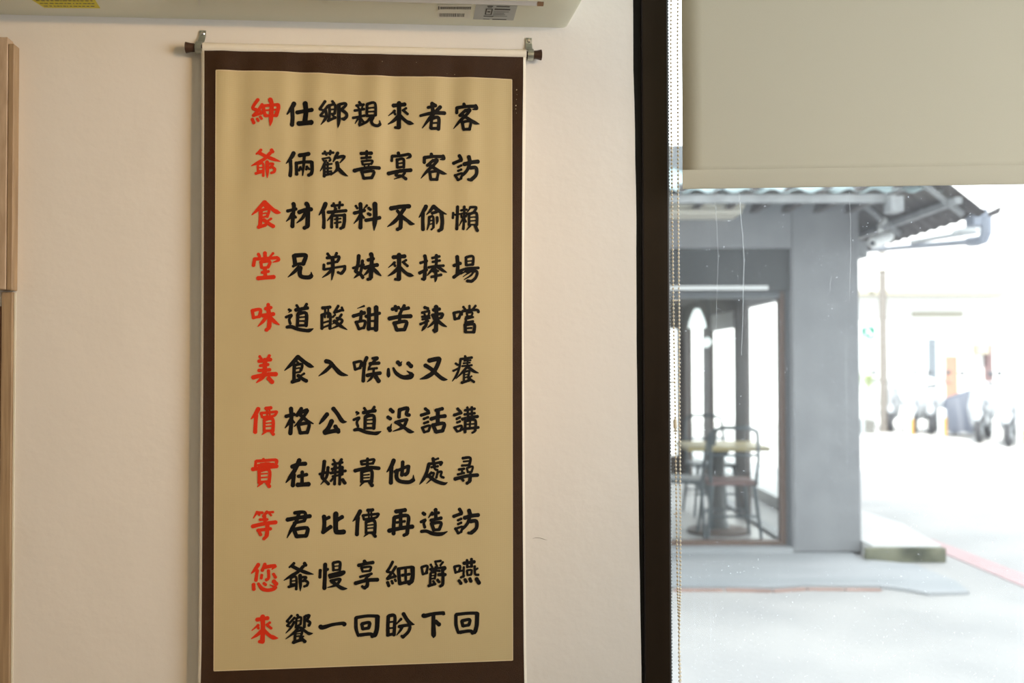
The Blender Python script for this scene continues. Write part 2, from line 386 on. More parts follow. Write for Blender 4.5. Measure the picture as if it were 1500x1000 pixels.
def ztop(x):
    L = sorted(top_line)
    if x <= L[0][0]: return L[0][1]
    for (a, za), (b_, zb_) in zip(L, L[1:]):
        if x <= b_: return za+(zb_-za)*(x-a)/(b_-a)
    return L[-1][1]
def wave(x, z):
    t = max(0.0, ZT-z)
    a = 0.0012*math.exp(-((t-0.13)/0.13)**2)+0.0008*math.exp(-t/0.5)
    s = math.sin(x*62+1.2*math.sin(t*5)+0.4)+0.6*math.sin(x*104+2.0+t*2.2)
    env = min(1, t/0.03)
    drift = 0.0016*math.sin(x*17+1.0+t*1.1)*math.exp(-t/0.9)+0.004*math.sin(t*1.9)*(0.4+0.6*math.sin(x*3))
    curl = -0.0060*math.exp(-max(0, x-LC[0][0]+0.001)/0.011)*(1-math.exp(-t/0.12))
    return env*(a*s)+drift*min(1, t/0.1)+curl
def sy(x, z, off): return YS-off+wave(x, z)
scroll = empty('hanging_scroll', (0, 0, ZB-0.02)); SO = (0, 0, ZB-0.02)
tag(scroll, 'long hanging scroll with red and black brush writing on tan silk, brown border', 'scroll')
def sheet(lf, rf, tf, bz, off, nu, nv):
    def fn(u, v):
        zt_ = tf; z = lerp(zt_ if not callable(zt_) else 0, bz, v)
        if callable(tf):
            xm = lerp(lf(ZT), rf(ZT), u); z = lerp(tf(xm), bz, v)
        x = lerp(lf(z), rf(z), u); return (x, sy(x, z, off), z)
    return MB().grid(fn, nu, nv)
sheet(lambda z: poly(LC, z), lambda z: poly(RC, z), ztop, ZB, 0.0, 70, 150).build('backing', 'backing_cloth', scroll, SO, smooth=True, label='cream cloth backing showing at the edges', solid=0.001)
sheet(lambda z: poly(LB, z), lambda z: poly(RB, z), ztop, ZB, 0.0012, 110, 170).build('border', 'brown_silk', scroll, SO, smooth=True, label='dark brown silk border')
PTL, PTR, PBL, PBR = [onwall(a, b_, YS) for a, b_ in ((316.9, 103.4), (749.6, 117.2), (313.8, 981.6), (751, 966.6))]
def pz(x): 
    t = (x-PTL.x)/(PTR.x-PTL.x); return lerp(PTL.z, PTR.z, t)+0.0012*math.sin(t*9)
def pfn(u, v):
    x = lerp(lerp(PTL.x, PTR.x, u), lerp(PBL.x, PBR.x, u), v); z = lerp(pz(x), lerp(PBL.z, PBR.z, u), v)
    return (x, sy(x, z, 0.0020), z)
paper = MB().grid(pfn, 120, 170).build('silk_panel', 'paper_silk', scroll, SO, smooth=True, label='tan silk writing panel')
# pale hairline where the silk panel was cut
mat('cut_edge', (0.68, 0.56, 0.36), 0.7)
eg = MB()
for (u0, v0, u1, v1) in ((0, 0, 0, 1), (1, 0, 1, 1), (0, 1, 1, 1), (0, 0, 1, 0)):
    n = 120; vs = []; fs = []
    for i in range(n+1):
        t = i/n; p = pfn(lerp(u0, u1, t), lerp(v0, v1, t)); dx, dz = (0.0009, 0) if u0 == u1 else (0, 0.0009)
        vs += [(p[0]-dx, p[1]-0.0003, p[2]-dz), (p[0]+dx, p[1]-0.0003, p[2]+dz)]
        if i: fs.append((2*i-2, 2*i-1, 2*i+1, 2*i))
    eg.add(vs, fs)
eg.build('panel_edge', 'cut_edge', scroll, SO)
GLYPHS = '''
R0|L|r
34:150,90 85,187 130,213;32:202,150 150,225 93,287;30:93,287 195,257;26:168,215 190,248;34:80,330 100,375;28:140,325 155,350;28:178,300 195,325;36:215,165 225,240 245,290;32:215,168 300,160 395,155;40:395,158 400,200 372,288;30:245,288 370,288;20:250,222 370,215;44:300,90 317,150 310,330 300,412,6
R0|L|k
45:590,135 570,175 505,270,14;42:565,195 572,300 565,400;42:625,245 700,232 810,220;52:725,135 735,240 722,355;50:645,380 805,372
R0|L|k
30:970,115 905,212;26:905,215 950,225;28:1003,170 915,290;24:915,295 960,300;30:975,225 985,290 965,340 918,402,7;28:1058,112 1078,137;30:1018,160 1025,240 1015,340;28:1020,165 1090,155 1085,265;20:1025,215 1080,210;20:1030,265 1080,262;30:1005,352 1095,308;24:1060,280 1090,310;38:1137,155 1137,350 1125,432,7;30:1145,150 1212,137 1222,160 1165,215;34:1172,215 1228,260 1230,300 1195,332;26:1195,332 1178,322
R0|L|k
28:1385,118 1402,142;28:1350,162 1440,150;22:1370,178 1385,200;22:1425,168 1418,195;28:1330,222 1445,205;28:1310,312 1450,285;32:1395,220 1398,330 1390,395;22:1368,325 1335,382,10;26:1410,325 1440,365;28:1535,300 1480,360 1430,385 1385,412,14;30:1482,150 1478,290;30:1482,147 1577,137 1585,285;18:1492,196 1567,190;18:1492,240 1567,238;28:1482,290 1577,287;32:1555,310 1535,360 1560,400 1610,412 1640,392;24:1644,392 1634,346,8
R0|R|k
42:385,157 525,145;46:455,125 455,300 452,425;30:450,432 408,425;28:402,220 325,284,9;26:390,225 408,265;26:542,192 500,218;28:515,225 560,265;36:440,290 390,342 320,387,9;36:470,285 540,350 590,375,44 635,384,8
R0|R|k
40:855,138 900,165;32:808,187 905,165;40:862,150 870,260;38:960,178 900,240 820,330 740,437,8;40:715,285,28 860,255 1012,252;34:855,320 843,440;38:860,320 938,312 935,452;22:860,378 930,372;32:850,442 935,440
R0|R|k
34:1245,145 1260,178;34:1162,185 1160,250;36:1165,188 1260,178 1380,175;34:1388,165 1402,203 1350,213,10;34:1268,222 1197,285;34:1262,230 1320,218 1285,270 1200,350 1120,442,7;36:1215,275 1320,340 1380,375,40 1435,390,8;32:1227,370 1240,450;30:1225,368 1325,360 1315,450;32:1240,455 1318,455
R1|L|r
30:188,80 130,130,18;36:315,80 330,105;36:165,115 240,155 340,195 425,222,7;34:300,118 235,185 150,235 65,275,7;24:150,250 148,360;26:150,258 213,248 215,398;16:160,297 205,293;16:160,333 205,330;28:122,368 210,345;36:262,225 266,330 265,418,9;26:275,250 330,248 332,262 298,298;28:325,290 358,315 345,350;26:345,352 312,362
R1|L|k
42:585,115 560,165 495,245,10;36:545,205 550,300 543,395;42:655,145 770,130;32:715,150 708,250 695,390,14;34:617,235 622,378;34:625,240 700,228 800,228;38:808,232 812,330 800,372;36:800,374 768,390;26:668,288 650,330;22:668,300 690,322;26:748,283 740,320;22:752,290 778,318
R1|L|k
26:940,127 1070,112;26:965,100 985,140;26:1035,90 1028,135;22:938,190 1010,175;22:945,195 955,215 985,212;22:1018,170 1035,200 1020,215;24:972,222 945,280 910,340,8;28:960,280 960,405;24:1000,235 1002,370;22:975,262 1050,250;22:970,308 1045,300;22:970,350 1045,340;26:970,388 1060,365;32:1125,115 1098,165 1068,222,14;32:1115,172 1205,160 1150,237,12;36:1115,232 1120,310 1040,390,8;38:1128,305 1190,365 1247,400,7
R1|R|k
36:-10,122 120,120;30:60,95 58,180;28:-5,178 110,170;24:2,215 12,255;26:0,218 125,210 115,252;22:10,257 115,250;18:30,265 38,290;18:88,262 75,290;36:-92,332,40 20,305 120,295 215,300;30:-2,345 25,425;32:0,350 145,340 122,420;32:25,425 125,418
R1|R|k
34:445,110 455,140;30:370,155 365,210;32:372,150 460,148 570,130;34:580,132 590,160 545,182,9;30:430,190 435,290;30:430,198 508,188 512,290;18:450,240 495,235;26:440,290 510,283;40:325,365 460,335 600,325;28:470,322 412,385 480,392 540,432,34;28:525,355 490,395 395,432,8
R1|R|k
34:848,128 862,160;34:765,168 763,233;36:768,172 860,160 985,158;34:992,148 1003,185 955,195,10;34:872,205 800,268;34:865,212 923,200 888,252 800,335 722,425,7;36:818,258 923,322 985,357,40 1038,370,8;32:830,352 843,433;30:828,350 928,342 918,433;32:843,438 922,438
R1|R|k
36:1190,148 1207,175 1215,200;36:1120,240 1170,220 1215,205;26:1175,287 1215,268;26:1175,335 1215,318;30:1140,385 1175,445;26:1145,388 1225,365 1212,420;26:1175,447 1215,427;42:1305,165 1320,215;42:1250,255 1340,232 1420,222;34:1322,230 1290,320 1245,375 1200,422,9;38:1325,300 1395,298 1397,380 1335,445;30:1330,448 1300,440
R2|L|r
38:230,90 150,180 75,247,9;40:230,90 330,180 385,213,46 425,222,10;28:235,140 258,165;40:185,190 182,290 175,385;30:190,190 265,175 285,200 262,270;18:190,235 250,225;22:195,278 260,265;36:155,398 240,372;24:312,293 250,338;38:222,310 270,345 340,388
R2|L|k
40:580,110 590,140 575,300 570,390;34:510,200 615,175;30:565,230 540,280 495,327,9;26:590,250 612,280;44:652,215 720,190 800,180;46:740,110 762,160 755,385;40:755,388 715,408;34:725,230 690,290 622,347,9
R2|L|k
44:975,110 950,170 895,250,12;36:945,200 955,300 953,405;28:1050,135 1185,125;26:1072,105 1092,160;26:1150,90 1140,165;34:1005,215 1225,195;30:1100,170 1060,240 995,320,9;30:1050,280 1050,400;30:1055,258 1195,250;36:1205,245 1205,330 1190,395;32:1190,397 1158,412;20:1085,300 1160,292;20:1085,347 1160,335;26:1117,260 1115,400
R2|L|k
26:1343,135 1362,167;26:1480,130 1440,172,12;40:1400,110 1405,250 1400,405;36:1325,225 1450,192;28:1395,250 1365,300 1320,352,9;26:1412,245 1442,282;32:1500,162 1523,182;34:1495,232 1520,245;38:1467,312 1540,300 1637,280;48:1577,110 1582,250 1575,340 1567,437,9
R2|R|k
46:355,165 470,145 580,140;40:520,165 450,270 390,335 312,390,9;34:435,195 475,245;42:472,240 478,330 472,400;38:472,405 435,422;38:480,260 570,325 600,350,42 645,357,8
R2|R|k
42:785,140 760,190 700,275,12;38:748,220 745,320 748,425;32:872,140 840,190 790,242,10;42:875,142 950,200 1035,237,10;34:860,225 915,207;28:825,270 818,360 797,428,12;26:825,275 872,268 875,400;22:870,405 850,425;16:835,317 865,312;16:830,360 865,352;30:920,275 922,320 915,358,10;40:975,230 985,330 975,415;36:972,422 940,438
R2|R|k
26:1117,220 1112,285;32:1170,145 1165,300 1160,420;22:1140,245 1190,235;28:1252,145 1248,300 1240,420;24:1212,192 1282,182;20:1210,230 1218,275;20:1212,232 1280,225 1272,270;18:1218,278 1275,270;24:1235,290 1190,378,8;24:1252,290 1270,330;24:1332,150 1287,215,12;28:1322,155 1398,155 1372,208;28:1310,230 1310,370;30:1310,238 1400,225 1405,370;16:1320,277 1390,272;16:1320,322 1390,316;20:1310,368 1400,365;26:1322,380 1280,432,8;34:1385,375 1412,440
R3|L|r
32:155,100 170,130;38:235,85 237,140;26:335,90 290,142,20;36:110,158 95,240;34:115,160 240,155 385,145;34:390,148 400,175 330,202,8;32:185,195 195,265;32:188,197 295,190 275,257;26:195,267 278,262;40:235,275 240,370;30:200,325 280,312;42:150,395 240,388 345,380
R3|L|k
44:590,120 605,230;44:600,118 720,112 732,140 700,222;34:600,225 690,218;28:578,250 600,235;36:647,260 590,320 515,382,8;44:668,265 660,340 690,378 770,385 800,368;36:805,368 800,320,8
R3|L|k
30:998,95 1025,130;30:1110,88 1090,135;30:992,147 1060,140 1140,132 1125,182;28:1000,215 1120,192;30:955,230 953,285;26:957,288 1110,262 1205,248;34:1207,248 1205,290 1170,335;28:1165,340 1125,322;38:1060,140 1065,300 1050,415,10;30:1040,300 1000,342 935,387,9
R3|L|k
38:1380,118 1370,220 1342,312;34:1342,312 1400,345 1430,388;32:1425,180 1405,310 1370,350 1322,392,9;28:1310,270 1440,228;36:1492,172 1560,155;42:1527,98 1540,140 1528,385;34:1522,400 1490,408;40:1452,267 1530,245 1607,232;28:1517,270 1475,330 1437,362,9;40:1547,270 1605,325 1650,362,14
R3|R|k
42:385,137 525,125;46:455,105 455,280 452,405;30:450,412 408,405;28:402,200 325,264,9;26:390,205 408,245;26:542,172 500,198;28:515,205 560,245;36:440,270 390,322 320,367,9;36:470,265 540,330 590,355,44 635,364,8
R3|R|k
38:770,120 780,200 765,400;28:762,412 735,402;30:715,207 795,182;36:705,330 790,290;28:860,147 950,127;26:865,195 955,178;32:912,112 905,240 850,300 798,362,9;28:815,262 905,245 1000,240;34:925,250 985,295 1037,322,10;22:870,312 935,305;30:852,378 970,352;34:903,290 905,390 897,440,8
R3|R|k
40:1165,130 1172,240 1168,345;36:1125,240 1205,212;36:1122,382 1215,315;30:1272,140 1275,235;30:1278,137 1358,130 1355,230;16:1285,187 1345,182;28:1278,235 1350,228;30:1205,302 1290,275 1425,268;24:1290,292 1210,347,9;32:1275,312 1400,308 1395,380 1345,430;34:1340,432 1290,427;20:1315,322 1235,377,8;22:1362,320 1330,362 1250,410,9
R4|L|r
34:80,162 95,255;34:82,165 180,152 165,240;30:98,250 165,238;34:275,88 282,135;34:242,142 310,127;40:208,225 340,207;44:272,130 290,250 288,360;38:285,375 252,402;34:260,230 210,300 150,357,9;40:290,240 350,298 410,337,12
R4|L|k
28:527,152 550,165;20:552,165 525,187,10;28:492,245 562,218 532,270 545,325;38:502,367,32 560,362 640,392 740,408 780,405 825,385,10;28:622,100 640,130;30:745,85 715,135;38:612,157 680,145 755,132;26:682,150 640,202;34:637,215 632,350;36:637,207 738,197 737,350;18:660,247 720,242;18:660,292 720,290;28:640,347 735,343
R4|L|k
34:937,132 1030,122;32:930,215 930,385;30:932,217 1028,202 1027,385;22:970,140 967,248;20:1008,140 1003,248;22:950,312 1010,293;22:942,372 1010,345;28:1130,108 1082,190;30:1082,188 1180,155;24:1172,125 1190,165;22:1092,215 1062,245;26:1170,212 1120,282 1052,332,8;28:1112,255 1180,285 1130,345 1032,390,9;36:1080,292 1160,352 1237,397,9
R4|L|k
22:1445,108 1362,137,8;38:1312,232 1450,190;34:1412,175 1400,290;32:1347,302 1383,390;30:1350,305 1455,292 1440,378;28:1385,388 1440,372;34:1467,235 1540,215 1635,196;42:1505,140 1502,390;46:1592,122 1595,260 1590,400;24:1512,292 1577,290;32:1507,385 1582,382
R4|R|k
38:372,147 450,128;34:410,110 420,165;36:480,152 572,132;34:520,102 490,155 462,212;42:335,262 460,238 600,232;34:470,205 460,290;38:395,312 428,400;38:395,318 545,297 520,398;38:430,400 522,395
R4|R|k
34:768,125 808,140;28:735,190 822,167;24:760,185 772,230;24:825,185 810,240;26:737,240 825,230;24:740,272 830,255;28:715,330 812,290;34:792,245 787,330 760,375 732,412,9;44:908,115 912,250 905,410;36:875,157 950,145;32:862,215 888,270;32:865,220 985,202 970,250;28:888,268 970,252;28:895,425 875,400;28:892,290 855,330 805,372,10;36:925,285 985,335 1038,360,9
R4|R|k
32:1125,190 1138,270;30:1128,192 1205,182 1188,252;28:1142,267 1190,257;26:1240,118 1265,152;26:1315,105 1315,150;26:1390,105 1355,150;24:1228,170 1222,215;30:1232,170 1400,155 1425,182;24:1283,195 1290,230;22:1285,192 1350,188 1340,232;22:1288,235 1340,232;24:1265,268 1360,243;24:1275,240 1272,290;26:1265,308 1360,295;34:1262,335 1268,425;34:1265,337 1372,332 1368,428;22:1290,380 1340,376;28:1268,427 1365,427
R5|L|r
28:170,97 190,127;32:290,88 265,132;38:162,157 305,137;32:177,212 275,197;36:160,270 295,262;46:235,140 235,230 228,305;44:90,355 240,320 372,315;40:225,330 190,370 130,420,9;44:280,365 325,412
R5|L|k
42:638,102 560,190 475,270,10;42:635,102 720,170 785,213,46 830,226,10;24:628,165 650,187;36:595,205 590,300 590,395;30:600,205 670,192 690,212 672,270;18:610,247 655,238;22:605,297 665,287;38:567,410 650,385;24:715,307 660,342;38:640,332 690,370 742,398
R5|L|k
44:978,157 1030,172 1090,240 1160,308,46 1245,330,10;36:1040,212 970,280 890,338,9
R5|L|k
30:1320,172 1337,260;30:1322,175 1410,160 1395,237;28:1340,257 1400,238;38:1477,112 1447,180 1427,210;36:1452,180 1440,290 1435,400;28:1547,122 1602,112 1607,127 1570,150;36:1517,187 1627,180;24:1567,152 1510,225 1492,270,9;26:1507,252 1602,242;26:1562,250 1560,300;38:1482,330 1560,312 1642,302;28:1552,325 1527,370 1482,410,9;44:1590,347 1625,402
R5|R|k
36:325,252,28 326,330,40 325,355,10;38:385,240,22 420,302 500,352,46 590,347,56 622,322,34;38:605,312 550,275,8;42:438,168 468,198;24:475,185 490,160,8;44:567,182 605,220
R5|R|k
46:822,150 930,127 945,150 885,280 800,345 710,376,9;42:775,208 850,255 950,345 1000,376,40 1045,381,9
R5|R|k
26:1260,95 1275,118;28:1205,132 1345,112;26:1207,135 1190,240 1155,330 1105,402,8;26:1147,185 1172,202;24:1117,275 1190,240;20:1250,152 1330,145;20:1242,182 1320,175;22:1225,217 1345,205;22:1295,130 1287,232;26:1285,228 1230,290 1150,372,8;32:1302,232 1370,280 1425,300,9;24:1250,290 1247,410;24:1252,288 1312,278 1302,335;14:1262,322 1300,314;18:1265,355 1310,345;30:1222,420 1310,390;20:1342,340 1310,360;28:1300,360 1370,410
R6|L|r
42:155,112 120,175 65,237,10;40:128,190 120,300 115,400;34:245,107 310,100;28:187,165 202,215;28:190,165 375,148;28:380,148 345,198 215,217;20:258,120 262,205;20:290,120 295,200;28:227,250 227,385;34:230,248 330,237 332,385;16:245,290 310,283;16:245,328 310,322;28:232,383 335,377;28:240,392 200,430,9;32:312,387 340,425
R6|L|k
42:553,107 558,250 545,415;38:492,205 590,180;30:540,250 515,300 480,347,9;24:570,252 592,280;36:680,108 622,195;36:655,170 752,125 720,190 660,265 590,330,9;36:660,180 740,250 825,295,12;36:640,302 667,410;36:642,305 770,292 750,405;36:668,407 748,400
R6|L|k
42:995,177 945,240 900,297,14;42:1068,108 1120,175 1178,262,44 1232,272,9;48:1050,262 1010,345 965,400;46:965,405 1130,372;42:1092,325 1132,395
R6|L|k
28:1352,155 1375,168;20:1377,168 1350,190,10;28:1317,248 1387,221 1357,273 1370,328;38:1327,372,32 1385,365 1465,397 1565,413 1605,410 1652,390,10;28:1447,105 1465,133;30:1570,90 1540,138;38:1437,160 1505,148 1580,135;26:1507,153 1465,205;34:1460,218 1457,353;36:1460,210 1563,200 1562,353;18:1485,250 1545,245;18:1485,295 1545,293;28:1465,350 1560,346
R6|R|k
40:350,122 380,150;38:318,215 350,235;42:330,350 345,378;28:348,345 364,295,7;38:462,120 455,215;38:468,125 560,105 545,178 580,190;34:412,280 540,245 545,262 500,340 380,388,9;36:430,280 530,350 590,390,42 638,396,9
R6|R|k
34:775,112 815,145;34:725,192 820,162;28:757,237 810,215;28:760,290 812,272;30:737,342 765,400;28:738,345 830,318 815,385;26:765,398 815,385;38:907,132 985,112;42:932,135 928,280;40:847,237 930,212 1018,202;40:870,307 907,395;38:872,312 1005,292 985,385;38:907,395 982,382
R6|R|k
32:1170,112 1205,148;34:1130,190 1215,162;28:1160,237 1200,217;26:1165,280 1200,267;28:1132,340 1165,390;26:1135,342 1220,320 1205,380;24:1165,392 1205,380;28:1260,132 1380,112;26:1290,95 1300,220;26:1345,92 1345,215;28:1255,182 1380,167;34:1228,240 1320,218 1415,207;30:1265,265 1262,400;30:1268,262 1385,252 1385,380;24:1380,390 1350,405;18:1285,302 1375,296;30:1222,362 1425,340;20:1325,262 1320,340
R7|L|r
30:215,102 227,122;30:125,127 118,190;32:130,127 250,118 370,112 375,150;26:150,175 340,160;24:185,160 190,225;28:198,165 295,158 285,210;40:85,225 230,205 380,187;20:240,150 235,220;20:195,212 300,205;34:165,248 165,390;34:168,245 288,235 285,390;16:190,282 262,276;16:190,327 262,321;26:170,380 290,372;32:195,390 145,440,9;38:262,390 290,435
R7|L|k
42:565,195 640,165 730,158;44:655,112 605,225 550,310 490,390,9;42:587,290 575,425;36:642,312 745,290;36:690,257 687,390;46:632,415 770,407
R7|L|k
38:960,128 950,220 932,320;34:932,328 1010,405;32:1005,202 985,320 915,412,9;28:902,285 1010,257;26:1070,110 1092,147;30:1170,105 1140,152;28:1060,165 1180,142;24:1050,222 1180,197;20:1100,155 1060,242;28:1035,272 1220,245;26:1182,200 1180,290;24:1060,312 1170,292;28:1098,180 1085,410;28:1150,170 1147,410;24:1070,332 1037,370;36:1182,352 1212,395
R7|R|k
28:-8,128 0,165;28:-5,130 70,118 150,107 135,152;26:0,167 140,155;32:70,97 68,195;38:-85,245 10,222 100,205 210,215;34:0,260 0,380;36:2,257 118,242 120,380;16:25,297 90,292;16:25,332 90,327;26:5,377 120,367;28:15,385 -22,432,9;38:97,382 128,425
R7|R|k
44:390,117 360,190 305,260,12;42:362,200 358,300 355,395;34:405,257 480,225 562,190;42:430,240 425,325 465,372 570,385 622,362;38:630,362 630,298,8;38:500,137 497,210 490,300;40:570,190 560,265 530,292
R7|R|k
34:870,95 885,180;24:885,112 935,95;30:815,160 890,155 975,140 960,172;36:820,165 790,270 755,345 705,412,9;26:850,202 930,190;26:880,160 892,220 925,237;22:850,262 795,330,10;24:830,282 880,272 852,340 790,402,8;38:812,302 900,368 1000,402,36 1045,388,9;26:927,260 910,330;26:932,262 975,257 965,308 1000,328
R7|R|k
30:1232,92 1325,88 1312,178;20:1242,132 1310,126;26:1222,182 1310,176;28:1187,230 1250,220;26:1225,232 1225,278;26:1172,290 1250,272;24:1285,217 1295,258;24:1285,213 1355,193 1340,260;22:1292,262 1345,257;38:1138,345 1290,308 1415,298;38:1328,290 1320,368;34:1318,375 1285,398;30:1215,332 1240,365
R8|L|r
30:140,122 95,195,12;28:142,127 205,130;22:155,140 168,160;30:260,118 215,175;26:265,127 335,122;22:290,140 312,163;34:230,170 235,232;28:175,215 265,212;40:85,297 230,262 368,247;34:147,345 305,325;42:265,280 262,370 255,410;34:252,420 222,448;32:160,352 185,400
R8|L|k
36:598,132 715,125 728,190 710,232;42:508,215 640,192 785,172;32:590,258 720,228;38:650,130 620,230 560,330 505,435,9;40:587,332 622,420;40:590,335 750,317 738,412;40:625,418 738,412
R8|L|k
42:955,175 960,260 955,345;36:962,215 1018,187;42:942,370 1038,302;50:1100,140 1100,345 1130,368 1198,365;42:1118,218 1178,182
R8|L|k
42:1397,112 1362,175 1307,237,10;40:1370,190 1362,300 1357,400;34:1487,102 1552,97;28:1429,165 1444,215;28:1432,165 1617,145;28:1622,148 1587,192 1457,213;20:1500,115 1504,205;20:1532,115 1537,200;28:1469,245 1469,380;34:1472,243 1572,232 1574,380;16:1487,285 1552,278;16:1487,323 1552,317;28:1474,378 1577,372;28:1482,387 1442,425,9;34:1554,382 1582,422
R8|R|k
44:417,117 530,100;40:397,192 390,290 388,390;40:400,190 560,170 562,290 555,385;36:552,392 515,408;38:475,120 475,310;28:425,252 525,237;44:332,352 470,322 620,302
R8|R|k
36:748,137 770,152;20:772,155 755,160;30:722,245 780,217 757,257 770,312;36:727,362,32 790,357 870,388,42 970,392,40 1045,362,10;30:860,132 815,192,12;38:902,92 905,205;32:855,152 940,132;36:845,225 970,197;38:852,262 882,345;34:855,267 968,252 945,337;32:882,343 945,337
R8|R|k
36:1193,88 1210,115 1218,140;36:1123,178 1173,158 1218,143;28:1175,225 1215,206;28:1175,272 1215,254;30:1143,325 1178,382;26:1148,328 1228,303 1215,358;26:1178,384 1218,364;42:1310,103 1325,153;42:1255,195 1343,170 1423,160;34:1325,168 1293,258 1248,313 1203,360,9;40:1328,238 1398,236 1400,318 1338,378;30:1333,382 1303,378
R9|L|r
38:155,137 120,190 70,245,12;34:142,210 125,330;34:235,132 202,210;36:220,172 362,152 320,195,10;32:278,210 280,300 250,325;28:197,265 190,305;30:340,252 365,295;36:97,378 100,440;38:155,368,26 200,430 270,450 340,435 362,412;30:370,418 298,383,8;30:222,365 245,385;42:342,340 375,375
R9|L|k
30:590,122 532,172,18;36:717,122 732,147;36:567,157 642,197 742,237 827,257,8;34:702,160 637,227 552,277 467,330,8;24:552,292 550,402;26:552,300 615,290 617,440;16:562,339 607,335;16:562,375 607,372;28:524,410 612,387;36:664,267 668,372 667,460,9;26:677,292 732,290 734,304 700,340;28:727,332 760,357 747,392;26:747,394 714,404
R9|L|k
32:910,207 905,295;40:970,135 967,280 960,430;30:1002,195 978,212;28:1065,120 1072,210;30:1070,117 1150,110 1145,205;14:1080,160 1140,155;22:1072,207 1145,202;26:1018,267 1030,300;28:1018,268 1195,225 1172,262 1040,292;16:1078,252 1082,285;16:1125,245 1122,275;30:1038,337 1145,315 1145,340 1100,388 1000,418,9;36:1050,342 1130,400 1185,430,38 1237,432,9
R9|R|k
36:30,97 45,117;36:-40,150 50,128 138,115;28:-5,177 12,225;26:-3,178 108,167 100,215;24:10,225 100,217;28:-20,290 120,252;26:97,265 45,312;40:-78,368 60,332 192,325;38:72,325 68,390;38:66,400 35,425;28:35,430 5,405
R9|R|k
30:377,107 345,170 308,225;28:310,228 350,235;30:415,167 360,250 312,310;32:312,314 410,283;22:385,245 410,283;34:315,358 330,400;28:365,340 377,370;26:405,322 415,342;38:450,192 455,290 465,375;30:455,190 530,178 610,170;46:620,178 622,280 608,345;40:605,352 575,372;28:535,182 538,350;30:492,270 580,257;34:470,372 590,347
R9|R|k
28:730,172 747,260;28:732,172 800,157 790,235;26:747,257 800,242;26:897,105 965,95;24:842,140 860,172;22:905,130 922,165;24:992,110 960,150;24:832,197 1015,170;26:1015,172 1020,190 985,215;22:870,190 960,182;26:850,212 950,217;22:898,170 905,212;26:840,250 835,380;24:842,242 900,237 890,312;16:850,277 890,272;20:850,312 890,307;30:815,400 890,377;24:872,340 900,380;34:940,262 1020,262;34:985,200 992,290 988,380;32:985,388 960,403;30:925,325 945,352
R9|R|k
28:1130,165 1147,240;28:1132,167 1200,157 1190,222;26:1147,237 1195,222;36:1247,125 1375,107;28:1285,85 1290,172;30:1340,72 1340,165;22:1287,170 1345,165;24:1247,170 1242,290;22:1210,217 1240,212;26:1210,298 1250,275;24:1285,215 1292,270;24:1287,212 1340,207 1335,262;22:1292,270 1335,265;26:1380,160 1385,255 1425,265;22:1390,202 1415,187;34:1187,335 1212,370;34:1260,322 1275,350;34:1320,312 1335,345;42:1402,315 1432,365
R10|L|r
40:137,185 270,165;46:207,145 210,300 204,455;32:202,460 165,452;28:155,250 75,316,9;26:145,255 155,292;26:297,220 255,247;28:268,255 312,290;36:195,320 140,370 68,417,9;36:222,312 290,375 340,402,44 395,410,8
R10|L|k
26:560,137 502,205;22:505,210 540,222;26:595,162 507,258;22:512,262 545,270;26:592,212 550,285 490,350,8;28:630,127 640,145;24:620,168 612,280;24:622,167 675,157 670,237;14:625,202 668,197;22:615,267 670,242;30:720,147 715,278;28:728,142 778,132 745,192;30:750,197 785,220 770,258;28:650,272 590,342 490,420,8;30:668,282 740,335 775,355,34 817,352,9;28:605,337 600,450;26:610,332 685,317 680,372;14:620,357 680,352;16:620,387 680,380;34:582,462 680,427;20:705,387 680,402;34:670,402 725,452
R10|L|k
44:910,270,44 945,280,46 1060,247,36 1180,232,38 1205,245,46
R10|R|k
36:-72,165,34 -70,290,38 -42,385,28;34:-68,162 70,142 190,145;48:192,150 185,300 160,375;40:158,380 125,390;36:-20,375 100,362 140,380;34:0,242 12,300;34:3,238 95,222 85,287;32:12,300 85,290
R10|R|k
38:325,147 318,260 320,375;36:330,142 400,140 400,260 392,375;20:340,217 390,212;20:340,292 390,287;32:312,378 400,357;30:480,180 420,242,14;38:508,115 555,190 600,235,38 642,247,9;34:455,272 580,257 572,330 500,402;26:498,402 485,385;28:500,267 470,320 425,377,9
R10|R|k
44:750,137,44 780,140,46 870,117,38 985,107,40 995,112,46;44:875,130,38 875,250,44 878,370,52 875,405,16;44:900,210 945,248
R10|R|k
36:1150,129,34 1152,254,38 1180,349,28;34:1152,126 1290,110 1408,109;44:1410,114 1405,250 1385,330;40:1382,340 1348,350;36:1200,342 1315,325 1360,345;34:1222,205 1237,265;34:1225,202 1318,187 1308,250;32:1237,265 1308,253
'''
def cr(p0, p1, p2, p3, t):
    return tuple(0.5*((2*b_)+(c-a)*t+(2*a-5*b_+4*c-d)*t*t+(3*b_-a-3*c+d)*t**3) for a, b_, c, d in zip(p0, p1, p2, p3))
